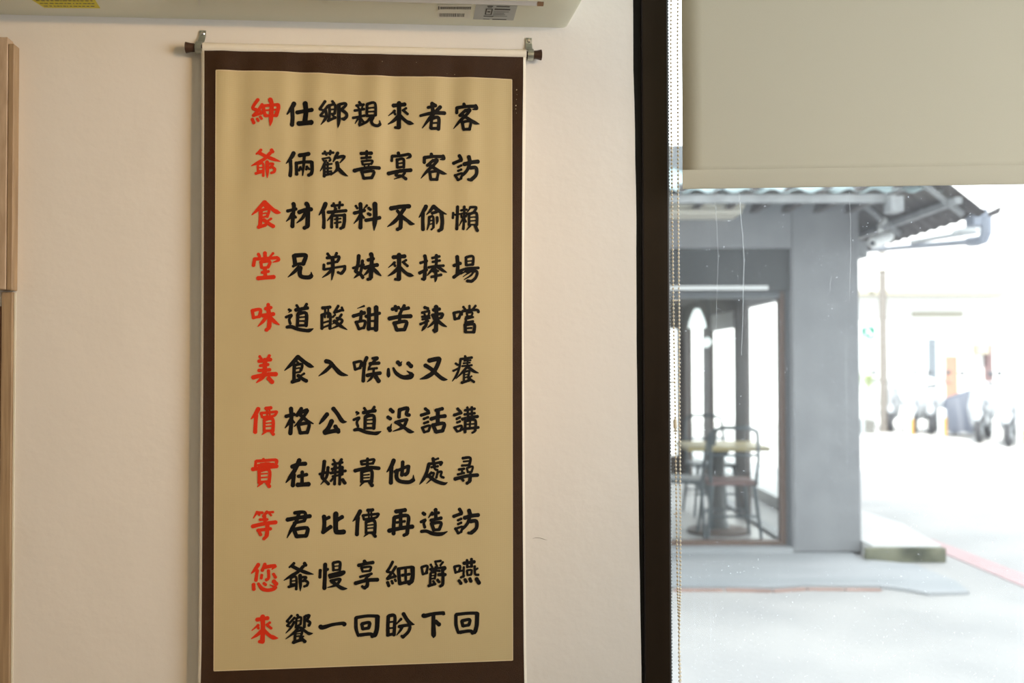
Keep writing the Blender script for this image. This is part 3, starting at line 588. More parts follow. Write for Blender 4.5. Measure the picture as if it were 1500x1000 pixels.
def stroke(mb_, pts, k):                           # pts: (x, z, half width) in metres on the silk
    P = []
    n = len(pts); ext = [pts[0]]+pts+[pts[-1]]
    for i in range(n-1):
        m_ = 5
        for j in range(m_): P.append(cr(ext[i], ext[i+1], ext[i+2], ext[i+3], j/m_))
    P.append(pts[-1])
    L, Rr = [], []
    for i, (x, z, w_) in enumerate(P):
        a = P[max(i-1, 0)]; b_ = P[min(i+1, len(P)-1)]
        dx, dz = b_[0]-a[0], b_[1]-a[1]; l = math.hypot(dx, dz) or 1e-9; nx, nz = -dz/l, dx/l
        t = i/(len(P)-1); w2 = w_*(0.93+0.10*abs(2*t-1)**2)*(1+0.05*noise.noise(Vector((x*260, z*260, k))))
        L.append((x+nx*w2, z+nz*w2)); Rr.append((x-nx*w2, z-nz*w2))
    def cap(c, s, e, w_):                           # rounded end from s to e round c
        a0 = math.atan2(s[1]-c[1], s[0]-c[0]); out_ = []
        for j in range(1, 5):
            a = a0-math.pi*j/5; r_ = w_*(0.92 if j in (1, 4) else 0.86)
            out_.append((c[0]+r_*math.cos(a), c[1]+r_*math.sin(a)))
        return out_
    off = 0.0026+0.00004*k
    V = lambda q: (q[0], sy(q[0], q[1], off), q[1])
    o = len(mb_.v)
    for a, b_ in zip(L, Rr): mb_.v += [V(a), V(b_)]
    for i in range(len(L)-1): mb_.f.append((o+2*i, o+2*i+1, o+2*i+3, o+2*i+2))
    for c, s, e, ia, ib in ((P[-1], L[-1], Rr[-1], o+2*(len(L)-1), o+2*(len(L)-1)+1), (P[0], Rr[0], L[0], o+1, o)):
        q = cap(c, s, e, c[2]); o2 = len(mb_.v); mb_.v += [V(p) for p in q]; mb_.f.append((ia, *range(o2, o2+len(q)), ib))
gl = GLYPHS.strip().split('\n'); letter = None
for hd, bd in zip(gl[::2], gl[1::2]):
    r_, side, ink = hd.split('|'); y0 = 135+75*int(r_[1:]); x0 = 360 if side == 'L' else 530
    mb_ = MB(); mb_.nomerge = True; mb_.nonorm = True
    for k, st in enumerate(bd.split(';')):
        wd, pp = st.split(':'); wd = float(wd); pts = []
        for t in pp.split():
            q = [float(a) for a in t.split(',')]
            p = onwall(x0+q[0]/8.3333, y0+q[1]/8.3333, YS-0.0025); ww = (q[2] if len(q) > 2 else wd)
            pts.append((p.x, p.z, ww*0.5/8.3333*(CAM_D+YS)/F_PX*1.24))
        stroke(mb_, pts, k)
    mb_.build('brush_character', 'red_ink' if ink == 'r' else 'black_ink', paper, SO, label='red brush character' if ink == 'r' else None)
# top rod in its sleeve, knobs, bottom rod
rl, rr = onwall(271.5, 69.5, -0.018), onwall(793.5, 80.5, -0.018)
def rp(px):
    t = (px-271.5)/(793.5-271.5); return rl.lerp(rr, t)
MB().tube([rp(284), rp(781)], 0.0072, 16).build('rod', 'dark_wood', scroll, SO, smooth='auto', label='dark brown wooden top rod')
sx0, sx1 = rp(296.5), rp(769.5)
SR = 0.0105
sv = []
def sleeve(u, v):
    c = sx0.lerp(sx1, u); a = lerp(-math.pi*0.62, math.pi*1.2, v)
    return (c.x, c.y-SR*math.cos(a), c.z+SR*math.sin(a)*0.95)
MB().grid(sleeve, 60, 20).build('sleeve', 'backing_cloth', scroll, SO, smooth=True, label='cream cloth sleeve wrapped round the top rod')
for a, b_, s in ((271.5, 284, 1), (793.5, 781, -1)):
    pa, pb = rp(a), rp(b_); mid = pa.lerp(pb, 0.15); m2 = pa.lerp(pb, 0.6)
    MB().tube([pa, pa.lerp(pb, 0.04), mid, m2, pb], [0.0086, 0.0108, 0.0106, 0.0088, 0.0084], 18).build('rod_knob', 'dark_wood', scroll, SO, smooth='auto')
MB().tube([(LB[-1][0]-0.03, YS-0.004, ZB), (RB[-1][0]+0.03, YS-0.004, ZB)], 0.012, 16).build('bottom_rod', 'dark_wood', scroll, SO, smooth='auto')
# worn pale scuffs on the border (upper right)
sc_ = MB(); sc_.nomerge = True
for px, py, l in [(756.5, 132, 1.6), (757, 139, .8), (756.2, 146, .8), (755.5, 155, 1.8), (755.3, 160, 1.2), (756.3, 166, .7), (666, 109, .8), (560, 90.5, .7), (610, 91.5, .6), (655, 108, .5)]:
    p = onwall(px, py, YS); h = l*0.0007; v = [(p.x-h, p.z-h*.7), (p.x+h*.6, p.z-h), (p.x+h, p.z+h*.8), (p.x-h*.4, p.z+h)]
    sc_.add([(x, sy(x, z, 0.0019), z) for x, z in v], [(0, 1, 2, 3)])
sc_.build('scuff', 'cut_edge', scroll, SO, label='pale worn scuffs in the brown silk')['kind'] = 'stuff'

def clamp(px, py_s, name, label):
    t = (px-271.5)/(793.5-271.5); c = rp(px); root = empty(name, (c.x, 0, c.z)); tag(root, label, 'bracket', 'metal clamps holding the scroll rod')
    O = (c.x, 0, c.z); z1 = onwall(px+1, py_s-5, -0.004).z; w2 = 0.0062
    vs = []; path = [(-0.001, z1), (-0.0025, z1-0.004), (-0.0025, z1-0.012), (-0.006, c.z+0.018), (-0.0135, c.z+0.0115)]
    for i in range(13):
        a = math.pi*0.56-math.pi*1.62*i/12; path.append((c.y-0.0112*math.cos(a), c.z+0.0112*math.sin(a)))
    lean = (0.0045 if px < 500 else -0.0005)
    m_ = MB()
    def fn(u, v):
        k = v*(len(path)-1); i = min(int(k), len(path)-2); f = k-i
        y = lerp(path[i][0], path[i+1][0], f); z = lerp(path[i][1], path[i+1][1], f)
        return (c.x+lerp(-w2, w2, u)+lean*min(1, max(0, (z-c.z)/0.03)), y, z)
    m_.grid(fn, 2, (len(path)-1)*2).build('strap', 'zinc', root, O, smooth=False, solid=0.0012)
    zs_ = z1-0.0065; cx = c.x+lean
    MB().tube([(cx, -0.0025, zs_), (cx, -0.0048, zs_), (cx, -0.0062, zs_)], [0.0046, 0.0044, 0.0026], 14).build('screw', 'steel', root, O, smooth='auto', label='shiny round screw head')
clamp(290.5, 49, 'rod_bracket', 'zinc strap clamp on the left end of the scroll rod')
clamp(776, 60, 'rod_bracket', 'zinc strap clamp on the right end of the scroll rod')

# ------------------------------------------------------------------ air conditioner
A0, A1 = onwall(0, 21.2), onwall(830, 41)
AX1 = A1.x; AX0 = AX1-1.30; TLT = (A1.z-A0.z)/(A1.x-A0.x); ZA = A1.z-TLT*1.30
ac = empty('air_conditioner', (AX0, 0, ZA)); AO = (AX0, 0, ZA)
ac.rotation_euler = (0, -math.atan(TLT), 0)
tag(ac, 'white wall mounted air conditioner above the hanging scroll', 'air conditioner')
prof = [(0, 0), (-0.03, 0.001), (-0.10, 0.006), (-0.150, 0.0125), (-0.165, 0.024), (-0.200, 0.050), (-0.218, 0.070), (-0.228, 0.10), (-0.228, 0.26), (-0.20, 0.295), (-0.16, 0.305), (0, 0.305)]
low = prof[:5]; body = MB()
def ap(x, q): return (x, q[0], ZA+q[1])
def outw(q): return AX1+0.001+0.012*min(1, q[1]/0.03+(-q[0])/0.35) if q[1] < 0.03 else AX1+0.020
n = len(prof)
va = [ap(AX0, q) for q in prof]+[ap(AX1-0.035, q) for q in prof]+[ap(outw(q)-0.008, q) for q in prof]+[ap(outw(q)-0.001, (q[0]*0.985, 0.003+q[1]*0.985)) for q in prof]+[ap(outw(q)+0.003, (q[0]*0.95, 0.012+q[1]*0.94)) for q in prof]
fs = []
for r_ in range(4):
    for i in range(n): fs.append((r_*n+i, r_*n+(i+1)%n, (r_+1)*n+(i+1)%n, (r_+1)*n+i))
fs += [tuple(range(n)), tuple(range(5*n-1, 4*n-1, -1))]
body.add(va, fs).build('casing', 'ac_plastic', ac, AO, smooth='auto')
# outlet: recess, louvre, brown end
def bz(y):                                        # height of the underside at y
    for (y0, z0), (y1, z1) in zip(prof, prof[1:]):
        if y1 <= y <= y0: return ZA+z0+(z1-z0)*(y0-y)/(y0-y1)
    return ZA
oe = onwall(797, 4, -0.117).x
def slab(x0, x1, ya, za, yb, zb_, th): return MB().hexa([(x0, ya, ZA+za), (x1, ya, ZA+za), (x1, yb, ZA+zb_), (x0, yb, ZA+zb_), (x0, ya, ZA+za+th), (x1, ya, ZA+za+th), (x1, yb, ZA+zb_+th), (x0, yb, ZA+zb_+th)])
slab(AX0+0.1, oe, -0.1135, 0.0065, -0.158, 0.040, 0.012).build('outlet_slot', 'ac_shadow_gap', ac, AO)
slab(AX0+0.11, oe-0.014, -0.1150, 0.0030, -0.154, 0.034, 0.003).build('louvre', 'ac_louvre', ac, AO)
slab(oe-0.0135, oe-0.001, -0.1145, 0.0026, -0.157, 0.036, 0.004).build('louvre_end', 'brown_plastic', ac, AO, label='brown end of the louvre')
def under(px, py):                                # point of the underside seen at px,py
    Mi = Matrix.Rotation(math.atan(TLT), 3, 'Y'); o_ = Vector(AO); d = Mi@ray(px, py); C_ = o_+Mi@(CAM-o_); best = None
    for k in range(600):
        t = 0.8+k*0.0025; p = C_+d*t
        if p.y > 0.0: break
        if p.z >= bz(p.y)-0.0006 and p.y > -0.16: best = p; break
    return best or p

def sticker(quad, m_, name, label, print_rows, drop=0.0008):
    q = [under(*c) for c in quad]; q = [Vector((p.x, p.y, bz(p.y)-drop)) for p in q]
    top = [p+Vector((0, 0, 0.0004)) for p in q]
    st = MB().hexa([*q, *top]).build(name, m_, ac, AO, label=label)
    if print_rows:
        pr = MB(); pr.nomerge = True
        for (u0, v0, u1, v1) in print_rows:
            def bl(u, v):
                a = q[0].lerp(q[1], u); b_ = q[3].lerp(q[2], u); p = a.lerp(b_, v); return (p.x, p.y, p.z-0.0004)
            pr.add([bl(u0, v0), bl(u1, v0), bl(u1, v1), bl(u0, v1)], [(0, 1, 2, 3)])
        pr.build('printing', 'print_ink', st, AO)
rows = []
random.seed(3)
for k in range(4):
    x = 0.05
    while x < 0.93:
        wd = random.uniform(0.02, 0.07); rows.append((x, 0.10+k*0.23, min(0.95, x+wd), 0.155+k*0.23)); x += wd+random.uniform(0.012, 0.03)
sticker([(38, -6), (136, -6), (147, 12), (65, 11)], 'yellow_sticker', 'warning_label', 'yellow warning sticker with fine black print', rows)
rows = [(0.02, 0.1, 0.05, 0.35)]
x = 0.08
while x < 0.98: wd = random.uniform(0.008, 0.022); rows.append((x, 0.13, x+wd, 0.32)); x += wd+0.008
x = 0.06
while x < 0.82: wd = random.uniform(0.006, 0.02); rows.append((x, 0.62, x+wd, 0.88)); x += wd+random.uniform(0.006, 0.016)
sticker([(641, 6.5), (691, 6.5), (688, 26), (641, 26)], 'white_sticker', 'barcode_label', 'small white sticker with a barcode', rows)
rows = [(0.28, 0.03, 0.42, 0.10), (0.50, 0.03, 0.82, 0.10), (0.47, 0.20, 0.85, 0.30)]
for k in range(4): rows.append((0.46, 0.40+k*0.10, random.uniform(0.7, 0.88), 0.43+k*0.10))
rows += [(0.26, 0.22, 0.29, 0.62), (0.40, 0.22, 0.43, 0.62), (0.26, 0.22, 0.43, 0.27), (0.31, 0.40, 0.38, 0.48), (0.26, 0.60, 0.43, 0.64), (0.24, 0.72, 0.48, 0.78), (0.24, 0.93, 0.40, 0.97), (0.47, 0.92, 0.82, 0.98), (0.30, 0.12, 0.40, 0.17)]
sticker([(697, 6.5), (758, 8), (752, 29), (693, 28)], 'grey_sticker', 'rating_label', 'grey rating label with tiny black print', rows)
sticker([(290, 0), (293.5, 0), (293, 7), (290.5, 7)], 'white_sticker', 'moulded_clip', None, None)

# ------------------------------------------------------------------ wood at the far left
fr = onwall(16, 400, -0.05); 
wx = onwall(26, 400, 0).x; zt_, zb_ = onwall(16, 54, -0.03).z, onwall(16, 424.5, -0.03).z
cab = empty('wooden_wall_panel', (wx-0.25, 0, zb_)); tag(cab, 'pale oak panel fixed to the wall at the far left, above the post', 'wall panel'); CO = (wx-0.25, 0, zb_)
MB().box(wx-0.5, wx-0.0115, -0.0285, 0, zb_+0.001, zt_, 0.0015).build('front_board', 'pale_oak', cab, CO)
MB().box(wx-0.011, wx, -0.0275, 0, zb_, zt_-0.012, 0.0015).build('edge_band', 'oak_post', cab, CO, label='darker edge strip of the panel')
px_ = onwall(17.5, 700, -0.004).x
post = empty('wooden_door_casing', (px_-0.15, 0, 0)); tag(post, 'narrow oak casing strip below the wooden panel at the far left', 'door casing'); PO = (px_-0.15, 0, 0)
MB().box(px_-0.020, px_, -0.010, 0, 0, zb_-0.002, 0.001).build('casing_strip', 'oak_post', post, PO)
MB().box(px_-0.32, px_-0.0205, -0.004, 0, 0, zb_-0.03).build('door_board', 'red_brown_wood', post, PO, label='red brown board beside the strip')
MB().box(px_+0.0005, px_+0.0035, -0.0025, 0, 0.1, zb_-0.004).build('caulk_line', 'white_sticker', post, PO, label='white caulk line against the wall')

# ------------------------------------------------------------------ roller blind and chain
BO = 0.055                                        # blind hangs this far inside the window plane
u0, zA = onwin(997.5, 0, BO); u0b, zBt = onwin(1000, 277, BO)
zbl = onwin(1250, 273.5, BO)[1]
HH = 0.040
blind = empty('roller_blind', WO+WU*u0+WN*0+Vector((0, 0, zbl)), WA)
tag(blind, 'beige roller blind pulled a third of the way down the window', 'blind'); LO = (u0, 0, zbl)
def bf(u, v):
    uu = lerp(u0b, 2.5, u); z = lerp(zbl+HH*0.80, 2.60, v)
    cup = 0.0
    return (uu+0.0*v, -BO+cup+0.0012*math.sin(z*9+uu*2), z)
fab = MB().grid(bf, 60, 50)
fab.build('fabric', 'blind_fabric', blind, LO, smooth=True, solid=0.0008)
hm = MB(); prof_h = [(math.cos(a)*0.0055, math.sin(a)*0.0055) for a in [R(x) for x in range(0, 360, 30)]]
HH = 0.040
def hf(u, v):                                     # folded hem pocket round the bottom bar
    uu = lerp(u0b, 2.5, u); a = v*2*math.pi; cup = 0.0
    return (uu, -BO+cup-0.0004+0.0034*math.cos(a), zbl+HH/2+HH/2*math.sin(a)*(1 if abs(math.sin(a)) < .98 else 1))
MB().grid(hf, 50, 24).build('hem_pocket', 'blind_fabric', blind, LO, smooth=True, label='folded hem round the bottom bar')
MB().box(u0b+0.003, 2.49, -BO+0.0005, -BO+0.004, zbl+0.006, zbl+0.032).build('bottom_bar', 'bead_plastic', blind, LO)
MB().tube([(u0, -BO+0.025, 2.58), (2.5, -BO+0.025, 2.58)], 0.024, 18).build('roller_tube', 'blind_fabric', blind, LO, smooth='auto')
CH = 0.035
chain = empty('blind_chain', WO+WU*0.02+Vector((0, 0, 0.5)), WA); tag(chain, 'cream bead chain loop hanging beside the dark window frame', 'blind chain'); HO = (0.02, 0, 0.5)
def cpath(L): return [onwin(px, py, CH) for px, py in L]
Ls = cpath([(983, 0), (982.5, 70), (983.3, 180), (984.6, 300), (986.5, 450), (989, 600), (990.3, 700), (991.5, 800), (992.6, 860), (994, 900), (995.2, 950), (997.2, 1000)])
Rs = cpath([(992.5, 0), (992, 70), (992.7, 180), (993, 300), (994.5, 450), (995, 600), (996, 700), (996.3, 800), (996.2, 860), (995.2, 900), (994.2, 950), (995, 1000)])
def strand(L, dy):
    ex_ = [(L[0][0], 2.56)]+L; u1 = L[-1][0]; ex_ += [(u1, 0.62)]
    pts = []
    for a, b_ in zip(ex_, ex_[1:]):
        n_ = max(1, int(math.hypot(a[0]-b_[0], a[1]-b_[1])/0.002))
        for i in range(n_): pts.append((lerp(a[0], b_[0], i/n_), -CH+dy, lerp(a[1], b_[1], i/n_)))
    be = MB(); be.nomerge = True; acc = 0; last = pts[0]; cord = [pts[0]]
    nb = 0
    for p in pts[1:]:
        acc += math.dist(p, last); last = p
        if acc >= 0.00615: acc = 0; be.ball(p, 0.0024, 8, 5); nb += 1; cord.append(p)
    o = be.build('beads', 'bead_plastic', chain, HO, smooth=True); o['kind'] = 'stuff'
    MB().tube(cord[::3]+[cord[-1]], 0.0006, 5).build('cord', 'bead_plastic', chain, HO)
strand(Ls, 0.0); strand(Rs, -0.0055)
cu, cz = onwin(989, 622, CH)
MB().tube([(cu, -CH, cz+0.012), (cu, -CH, cz+0.009), (cu, -CH, cz-0.006), (cu, -CH, cz-0.008)], [0.0022, 0.0038, 0.0038, 0.0022], 10).build('connector', 'bead_plastic', chain, HO, smooth='auto')
for px, py, m_ in ((990, 440, 'yellow_sticker'), (985.5, 559.5, 'clear_plastic'), (989, 631, 'clear_plastic'), (989.5, 752.5, 'clear_plastic')):
    cu, cz = onwin(px, py, CH); MB().tube([(cu-0.004, -CH, cz), (cu+0.004, -CH, cz)], 0.0017, 8).build('joiner_clip', 'clear_plastic', chain, HO, smooth='auto')

# ------------------------------------------------------------------ street
G = 0.05; AP = 0.07
D0 = 7.25; px1, px2 = EX(1161, D0), EX(1260, D0)
def gp(px, py, z=0.05):
    v = ray(px, py); t = (z-CAM_H)/v.z; hd = v.x*math.sin(YAW)+v.y*math.cos(YAW); return (v.dot(rt0)*t, hd*t)
st = MB().prism([(-40, 0.14), (0.56, 0.14), (3.3, -0.37), (60, -0.37), (60, 160), (-40, 160)], G-0.2, G, 'z')
struct(st, 'street', 'asphalt')
def estruct(mb_, name, m_, p=(0, 7, 0.05)): return tag(emesh(mb_, name, m_, p), kind='structure')
# raised concrete apron in front of the opposite shop
fr_ = [(-4, 6.15)]+[gp(*q, AP) for q in ((985, 858), (1060, 857.5), (1130, 859), (1180, 856), (1290, 857), (1330, 862), (1362, 868), (1420, 866), (1400, 850), (1340, 826))]+[(2.46, 7.03), (2.46, 7.5), (-4, 7.5)]
estruct(MB().prism(fr_, G, AP, 'z'), 'shop_apron', 'concrete_apron')
cb = empty('brick_curb', to_world((0, 5.9, G)), -YAW); tag(cb, kind='structure')
edge_pts = [gp(*q, G+0.01) for q in ((900, 862), (985, 862), (1060, 862), (1130, 863.5), (1180, 860.5), (1290, 861.5))]
for (xa, ya), (xb, yb) in zip(edge_pts, edge_pts[1:]):
    L_ = math.hypot(xb-xa, yb-ya); n_ = max(1, int(L_/0.22))
    for i in range(n_):
        t0, t1 = (i+0.03)/n_, (i+0.97)/n_
        p = [(lerp(xa, xb, t0), lerp(ya, yb, t0)), (lerp(xa, xb, t1), lerp(ya, yb, t1))]
        h = 0.010+0.006*random.random()
        MB().prism([(p[0][0], p[0][1]-0.04), (p[1][0], p[1][1]-0.04), (p[1][0], p[1][1]-0.005), (p[0][0], p[0][1]-0.005)], G, G+h, 'z').build('curb_brick', 'curb_brick', cb, (0, 5.9, G))
# side pavement with mossy end, gutter and red line
estruct(MB().prism([(px2+0.005, 7.03), (3.02, 7.03), (3.13, 8.0), gp(1262, 765), (3.05, 13), (2.9, 18), (px2+0.005, 18)], G, 0.155, 'z'), 'side_pavement', 'pavement')
estruct(MB().box(2.47, 3.03, 6.98, 7.03, G, 0.15, 0.004), 'pavement_end', 'mossy_concrete')
estruct(MB().prism([gp(*q) for q in ((1255, 753), (1262, 755), (1330, 778), (1400, 803), (1500, 842), (1560, 866), (1560, 886), (1500, 860), (1400, 818), (1330, 791), (1262, 764), (1255, 762))], G, G+0.006, 'z'), 'red_kerb_line', 'red_paint')

# opposite shop ------------------------------------------------------------
BO_ = (0.6, D0, AP)
shop = ething('corner_shop', BO_, 'grey corner shop with a wide glazed front across the street', 'building')
ZW = 3.0
MB().box(px1, px2, D0, D0+0.42, AP, ZW, 0.012).build('corner_pillar', 'grey_render', shop, BO_, label='grey rendered corner pillar')
zh0, zh1 = EZ(426, D0), EZ(364, D0); xh = EX(1158, D0)
MB().box(-3.2, px1-0.001, D0, D0+0.35, zh1, ZW).build('front_wall', 'grey_render', shop, BO_)
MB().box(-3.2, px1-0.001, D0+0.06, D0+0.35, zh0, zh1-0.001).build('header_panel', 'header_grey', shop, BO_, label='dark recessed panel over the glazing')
MB().box(-1.2, EX(1128, D0), D0+0.03, D0+0.06, EZ(425, D0+.03), EZ(419, D0+.03)).build('light_strip', 'white_paint', shop, BO_, label='pale strip along the foot of the header')
# bronze window frame
DF = D0+0.12; fx1 = EX(1158, DF); fz0, fz1 = EZ(800, DF), EZ(427, DF)
MB().box(EX(1143, DF), fx1, DF, DF+0.10, fz0, fz1, 0.004).build('frame_jamb', 'bronze_frame', shop, BO_)
MB().box(EX(1150, DF), px1, DF-0.04, DF, fz0, fz1).build('frame_edge', 'grey_metal', shop, BO_)
MB().box(-3.2, EX(1143, DF), DF, DF+0.10, EZ(437, DF), fz1).build('frame_head', 'grey_metal', shop, BO_)
MB().box(-3.2, EX(1143, DF), DF, DF+0.10, fz0, EZ(793, DF), 0.004).build('frame_sill', 'bronze_frame', shop, BO_)
MB().box(EX(1010, DF)-0.03-0.85, EX(1010, DF)-0.85, DF+0.01, DF+0.08, EZ(793, DF), EZ(437, DF)).build('mullion', 'bronze_frame', shop, BO_)
MB().add([(-3.1, DF+0.05, EZ(793, DF)), (EX(1143, DF), DF+0.05, EZ(793, DF)), (EX(1143, DF), DF+0.05, EZ(437, DF)), (-3.1, DF+0.05, EZ(437, DF))], [(0, 1, 2, 3)]).build('front_glass', 'clear_glass', shop, BO_)
MB().box(-3.2, px1-0.001, D0+0.001, D0+0.12, AP, fz0+0.005).build('threshold', 'concrete_apron', shop, BO_)
# inside of the shop
SX = 2.03; D1 = D0-0.05
MB().box(-3.2, SX+0.06, D0+0.36, D0+4.6, AP-0.02, AP+0.02).build('shop_floor', 'shop_floor', shop, BO_)
MB().box(-3.2, px2, D0+0.43, D0+4.6, 2.12, 2.2).build('shop_ceiling', 'shop_ceiling', shop, BO_)
MB().box(-3.3, -3.2, D0, D0+4.6, AP, ZW).build('side_wall', 'shop_dark', shop, BO_)
MB().box(SX, SX+0.10, D0+0.43, D0+4.6, AP, EZ(772, D0+1.0)+0.02).build('side_sill', 'grey_metal', shop, BO_)
for a, b_ in ((8.66, 9.10), (10.2, 10.6), (11.45, 11.84)):
    MB().box(SX, SX+0.04, a, b_, AP+0.06, 2.12).build('side_post', 'shop_dark', shop, BO_, label='dark brown pillar of the side glazing')
MB().box(SX, SX+0.08, D0+0.43, D0+4.6, 1.93, 2.12).build('side_head', 'shop_dark', shop, BO_)
MB().box(SX+0.01, SX+0.05, 9.12, 10.18, EZ(483, 9.6), EZ(470, 9.6)+0.12).build('side_transom', 'white_paint', shop, BO_)
for xa, xb in ((-3.2, 0.75), (1.16, 1.26), (1.96, 2.12)):
    MB().box(xa, xb, D0+4.5, D0+4.6, AP, 2.12).build('rear_post', 'shop_dark', shop, BO_)
MB().box(-3.2, 2.12, D0+4.5, D0+4.6, 1.85, 2.12).build('rear_head', 'shop_dark', shop, BO_)
MB().box(0.7, 2.12, D0+4.5, D0+4.6, AP, 0.35).build('rear_sill', 'shop_dark', shop, BO_)
MB().box(-3.2, px2, D0+4.62, D0+4.8, 2.2, ZW).build('rear_wall', 'grey_render', shop, BO_)
MB().box(-3.2, px2, D0+0.36, D0+4.7, ZW, ZW+0.12).build('flat_roof', 'grey_render', shop, BO_)
MB().box(px2-0.15, px2, D0+0.43, D0+4.7, 2.2, ZW).build('side_wall', 'grey_render', shop, BO_)
# cream sign box ends
sb = ething('shutter_box', (0.9, D0-0.05, EZ(313, 6.9)), 'cream shutter box under the awning beam by the shop front', 'shutter box'); so = (0.9, D0-0.05, EZ(313, 6.9))
xr_ = EX(1093, 6.9)
MB().box(-1.0, xr_, 6.90, 7.20, EZ(305, 6.9), EZ(298, 6.9), 0.004).build('upper_rail', 'cream_paint', sb, so)
MB().box(-1.0, xr_-0.02, 6.90, 7.20, EZ(313, 6.9), EZ(306.5, 6.9), 0.004).build('lower_rail', 'cream_paint', sb, so)
MB().box(-1.0, xr_-0.03, 6.95, 7.24, EZ(311, 6.9), EZ(299, 6.9)).build('box_back', 'cream_paint', sb, so)

# awning ---------------------------------------------------------------------
AO_ = (1.0, 6.3, EZ(300, 6.3)); aw = ething('corrugated_awning', AO_, 'corrugated metal awning wrapping the corner of the grey shop', 'awning')
zf = EZ(283, 6.3)
def corr(x): return 0.012*math.sin(x*2*math.pi/0.16)
def f1(u, v):
    x = lerp(-2.5, 2.80, u); d = lerp(6.24, 7.24, v); return (x, d, zf+0.02+(d-6.3)*0.34+corr(x))
MB().grid(f1, 264, 6).build('front_sheet', 'roof_panel', aw, AO_, smooth=True, solid=0.002, label='pale corrugated front roof sheet')
MB().box(-2.5, EX(1312, 6.3), 6.28, 6.33, EZ(298, 6.3), EZ(286, 6.3)).build('front_beam', 'steel_beam', aw, AO_, label='grey steel beam under the front sheet')
for i in range(22):
    x = -1.9+i*0.225
    if x < 2.6: MB().hexa([(x, 6.26, zf-0.01), (x+0.05, 6.26, zf-0.01), (x+0.05, 7.1, zf-0.01), (x, 7.1, zf-0.01), (x+0.07, 6.26, zf+0.05), (x+0.13, 6.26, zf+0.05), (x+0.13, 7.1, zf+0.2), (x+0.07, 7.1, zf+0.2)]).build('purlin_clip', 'rusty_steel', aw, AO_)
xo = 2.84
def f2(u, v):
    d = lerp(6.10, 11.6, u); x = lerp(2.30, xo+0.08, v); return (x, d, 2.86-(x-2.3)*0.80+corr(d)*0.45)
MB().grid(f2, 280, 6).build('side_sheet', 'rusty_steel', aw, AO_, smooth=True, solid=0.002, label='side roof sheet sloping to the gutter')
for i in range(6):
    d = 6.25+i*1.0
    MB().tube([(2.42, d, 2.72), (xo, d, 2.38)], 0.022, 6).build('rafter', 'steel_beam', aw, AO_)
    if d > 7.3: MB().tube([(px2+0.01, d, 2.28), (xo-0.05, d, 2.30)], 0.016, 6).build('strut', 'rusty_steel', aw, AO_)
for x in (2.55, 2.74): MB().box(x, x+0.04, 6.12, 11.5, 2.78-(x-2.3)*0.80, 2.82-(x-2.3)*0.80).build('purlin', 'steel_beam', aw, AO_)
MB().box(EX(1304, 6.25), EX(1322, 6.25), 6.2, 6.33, EZ(312, 6.25), EZ(290, 6.25)).build('beam_bracket', 'steel_beam', aw, AO_)
MB().box(px2+0.001, px2+0.08, 7.3, 11.4, 2.22, 2.34).build('wall_plate', 'steel_beam', aw, AO_)
# gutter pipe along the side eave
gp = ething('gutter_pipe', (3.0, 6.3, 2.1), 'grey plastic gutter pipe along the side edge of the awning', 'pipe')
gO = (3.0, 6.3, 2.1)
a = ex(1254, 368, 9.2); b_ = ex(1420, 354, 6.5); c = ex(1438, 351, 6.3); d_ = ex(1445, 340, 6.25); e = ex(1445, 318, 6.25)
MB().tube([a, b_], 0.022, 10).build('pipe_run', 'pvc_pipe', gp, gO, smooth='auto')
MB().tube([b_, ex(1432, 353, 6.35), ex(1441, 350, 6.28), d_, e], 0.034, 12).build('elbow', 'pvc_pipe', gp, gO, smooth='auto')
MB().box(ex(1420, 320, 6.3)[0], ex(1441, 320, 6.3)[0], 6.24, 6.36, EZ(333, 6.3), EZ(309, 6.3), 0.004).build('rain_hopper', 'pvc_pipe', gp, gO)
q = ex(1464, 303, 6.3); q2 = ex(1441, 314, 6.3)
MB().prism([(q2[0], q2[2]-0.03), (q[0]-0.02, q[2]-0.05), (q[0], q[2]), (q2[0], q2[2])], 6.26, 6.33).build('sheet_lip', 'rusty_steel', gp, gO)
# fluorescent tube under the side awning
ft = ething('tube_light', ex(1380, 345, 6.7), 'white tube light under the side of the awning', 'tube light'); fo = ex(1380, 345, 6.7)
MB().tube([ex(1336, 354, 7.6), ex(1434, 338, 6.45)], 0.02, 10).build('tube', 'white_paint', ft, fo, smooth='auto')
MB().tube([ex(1400, 341, 6.8), ex(1434, 334, 6.5)], 0.03, 8).build('tube_housing', 'white_paint', ft, fo, smooth='auto')
# security camera
cp_ = ex(1290, 350, 6.9); cam2 = ething('security_camera', cp_, 'white bullet security camera on the corner of the grey pillar', 'camera')
MB().tube([ex(1278, 356, 6.75), ex(1281, 355, 6.78), ex(1300, 346, 6.95), ex(1305, 345, 6.98)], [0.030, 0.044, 0.044, 0.026], 12).build('camera_body', 'white_paint', cam2, cp_, smooth='auto')
MB().tube([ex(1278, 356, 6.742), ex(1277.5, 356.4, 6.735)], [0.018, 0.018], 10).build('lens', 'scooter_dark', cam2, cp_)
MB().tube([ex(1290, 338, 6.9), ex(1289, 330, 6.95), ex(1296, 322, 7.0)], [0.02, 0.016, 0.02], 8).build('mount_arm', 'white_paint', cam2, cp_, smooth='auto')

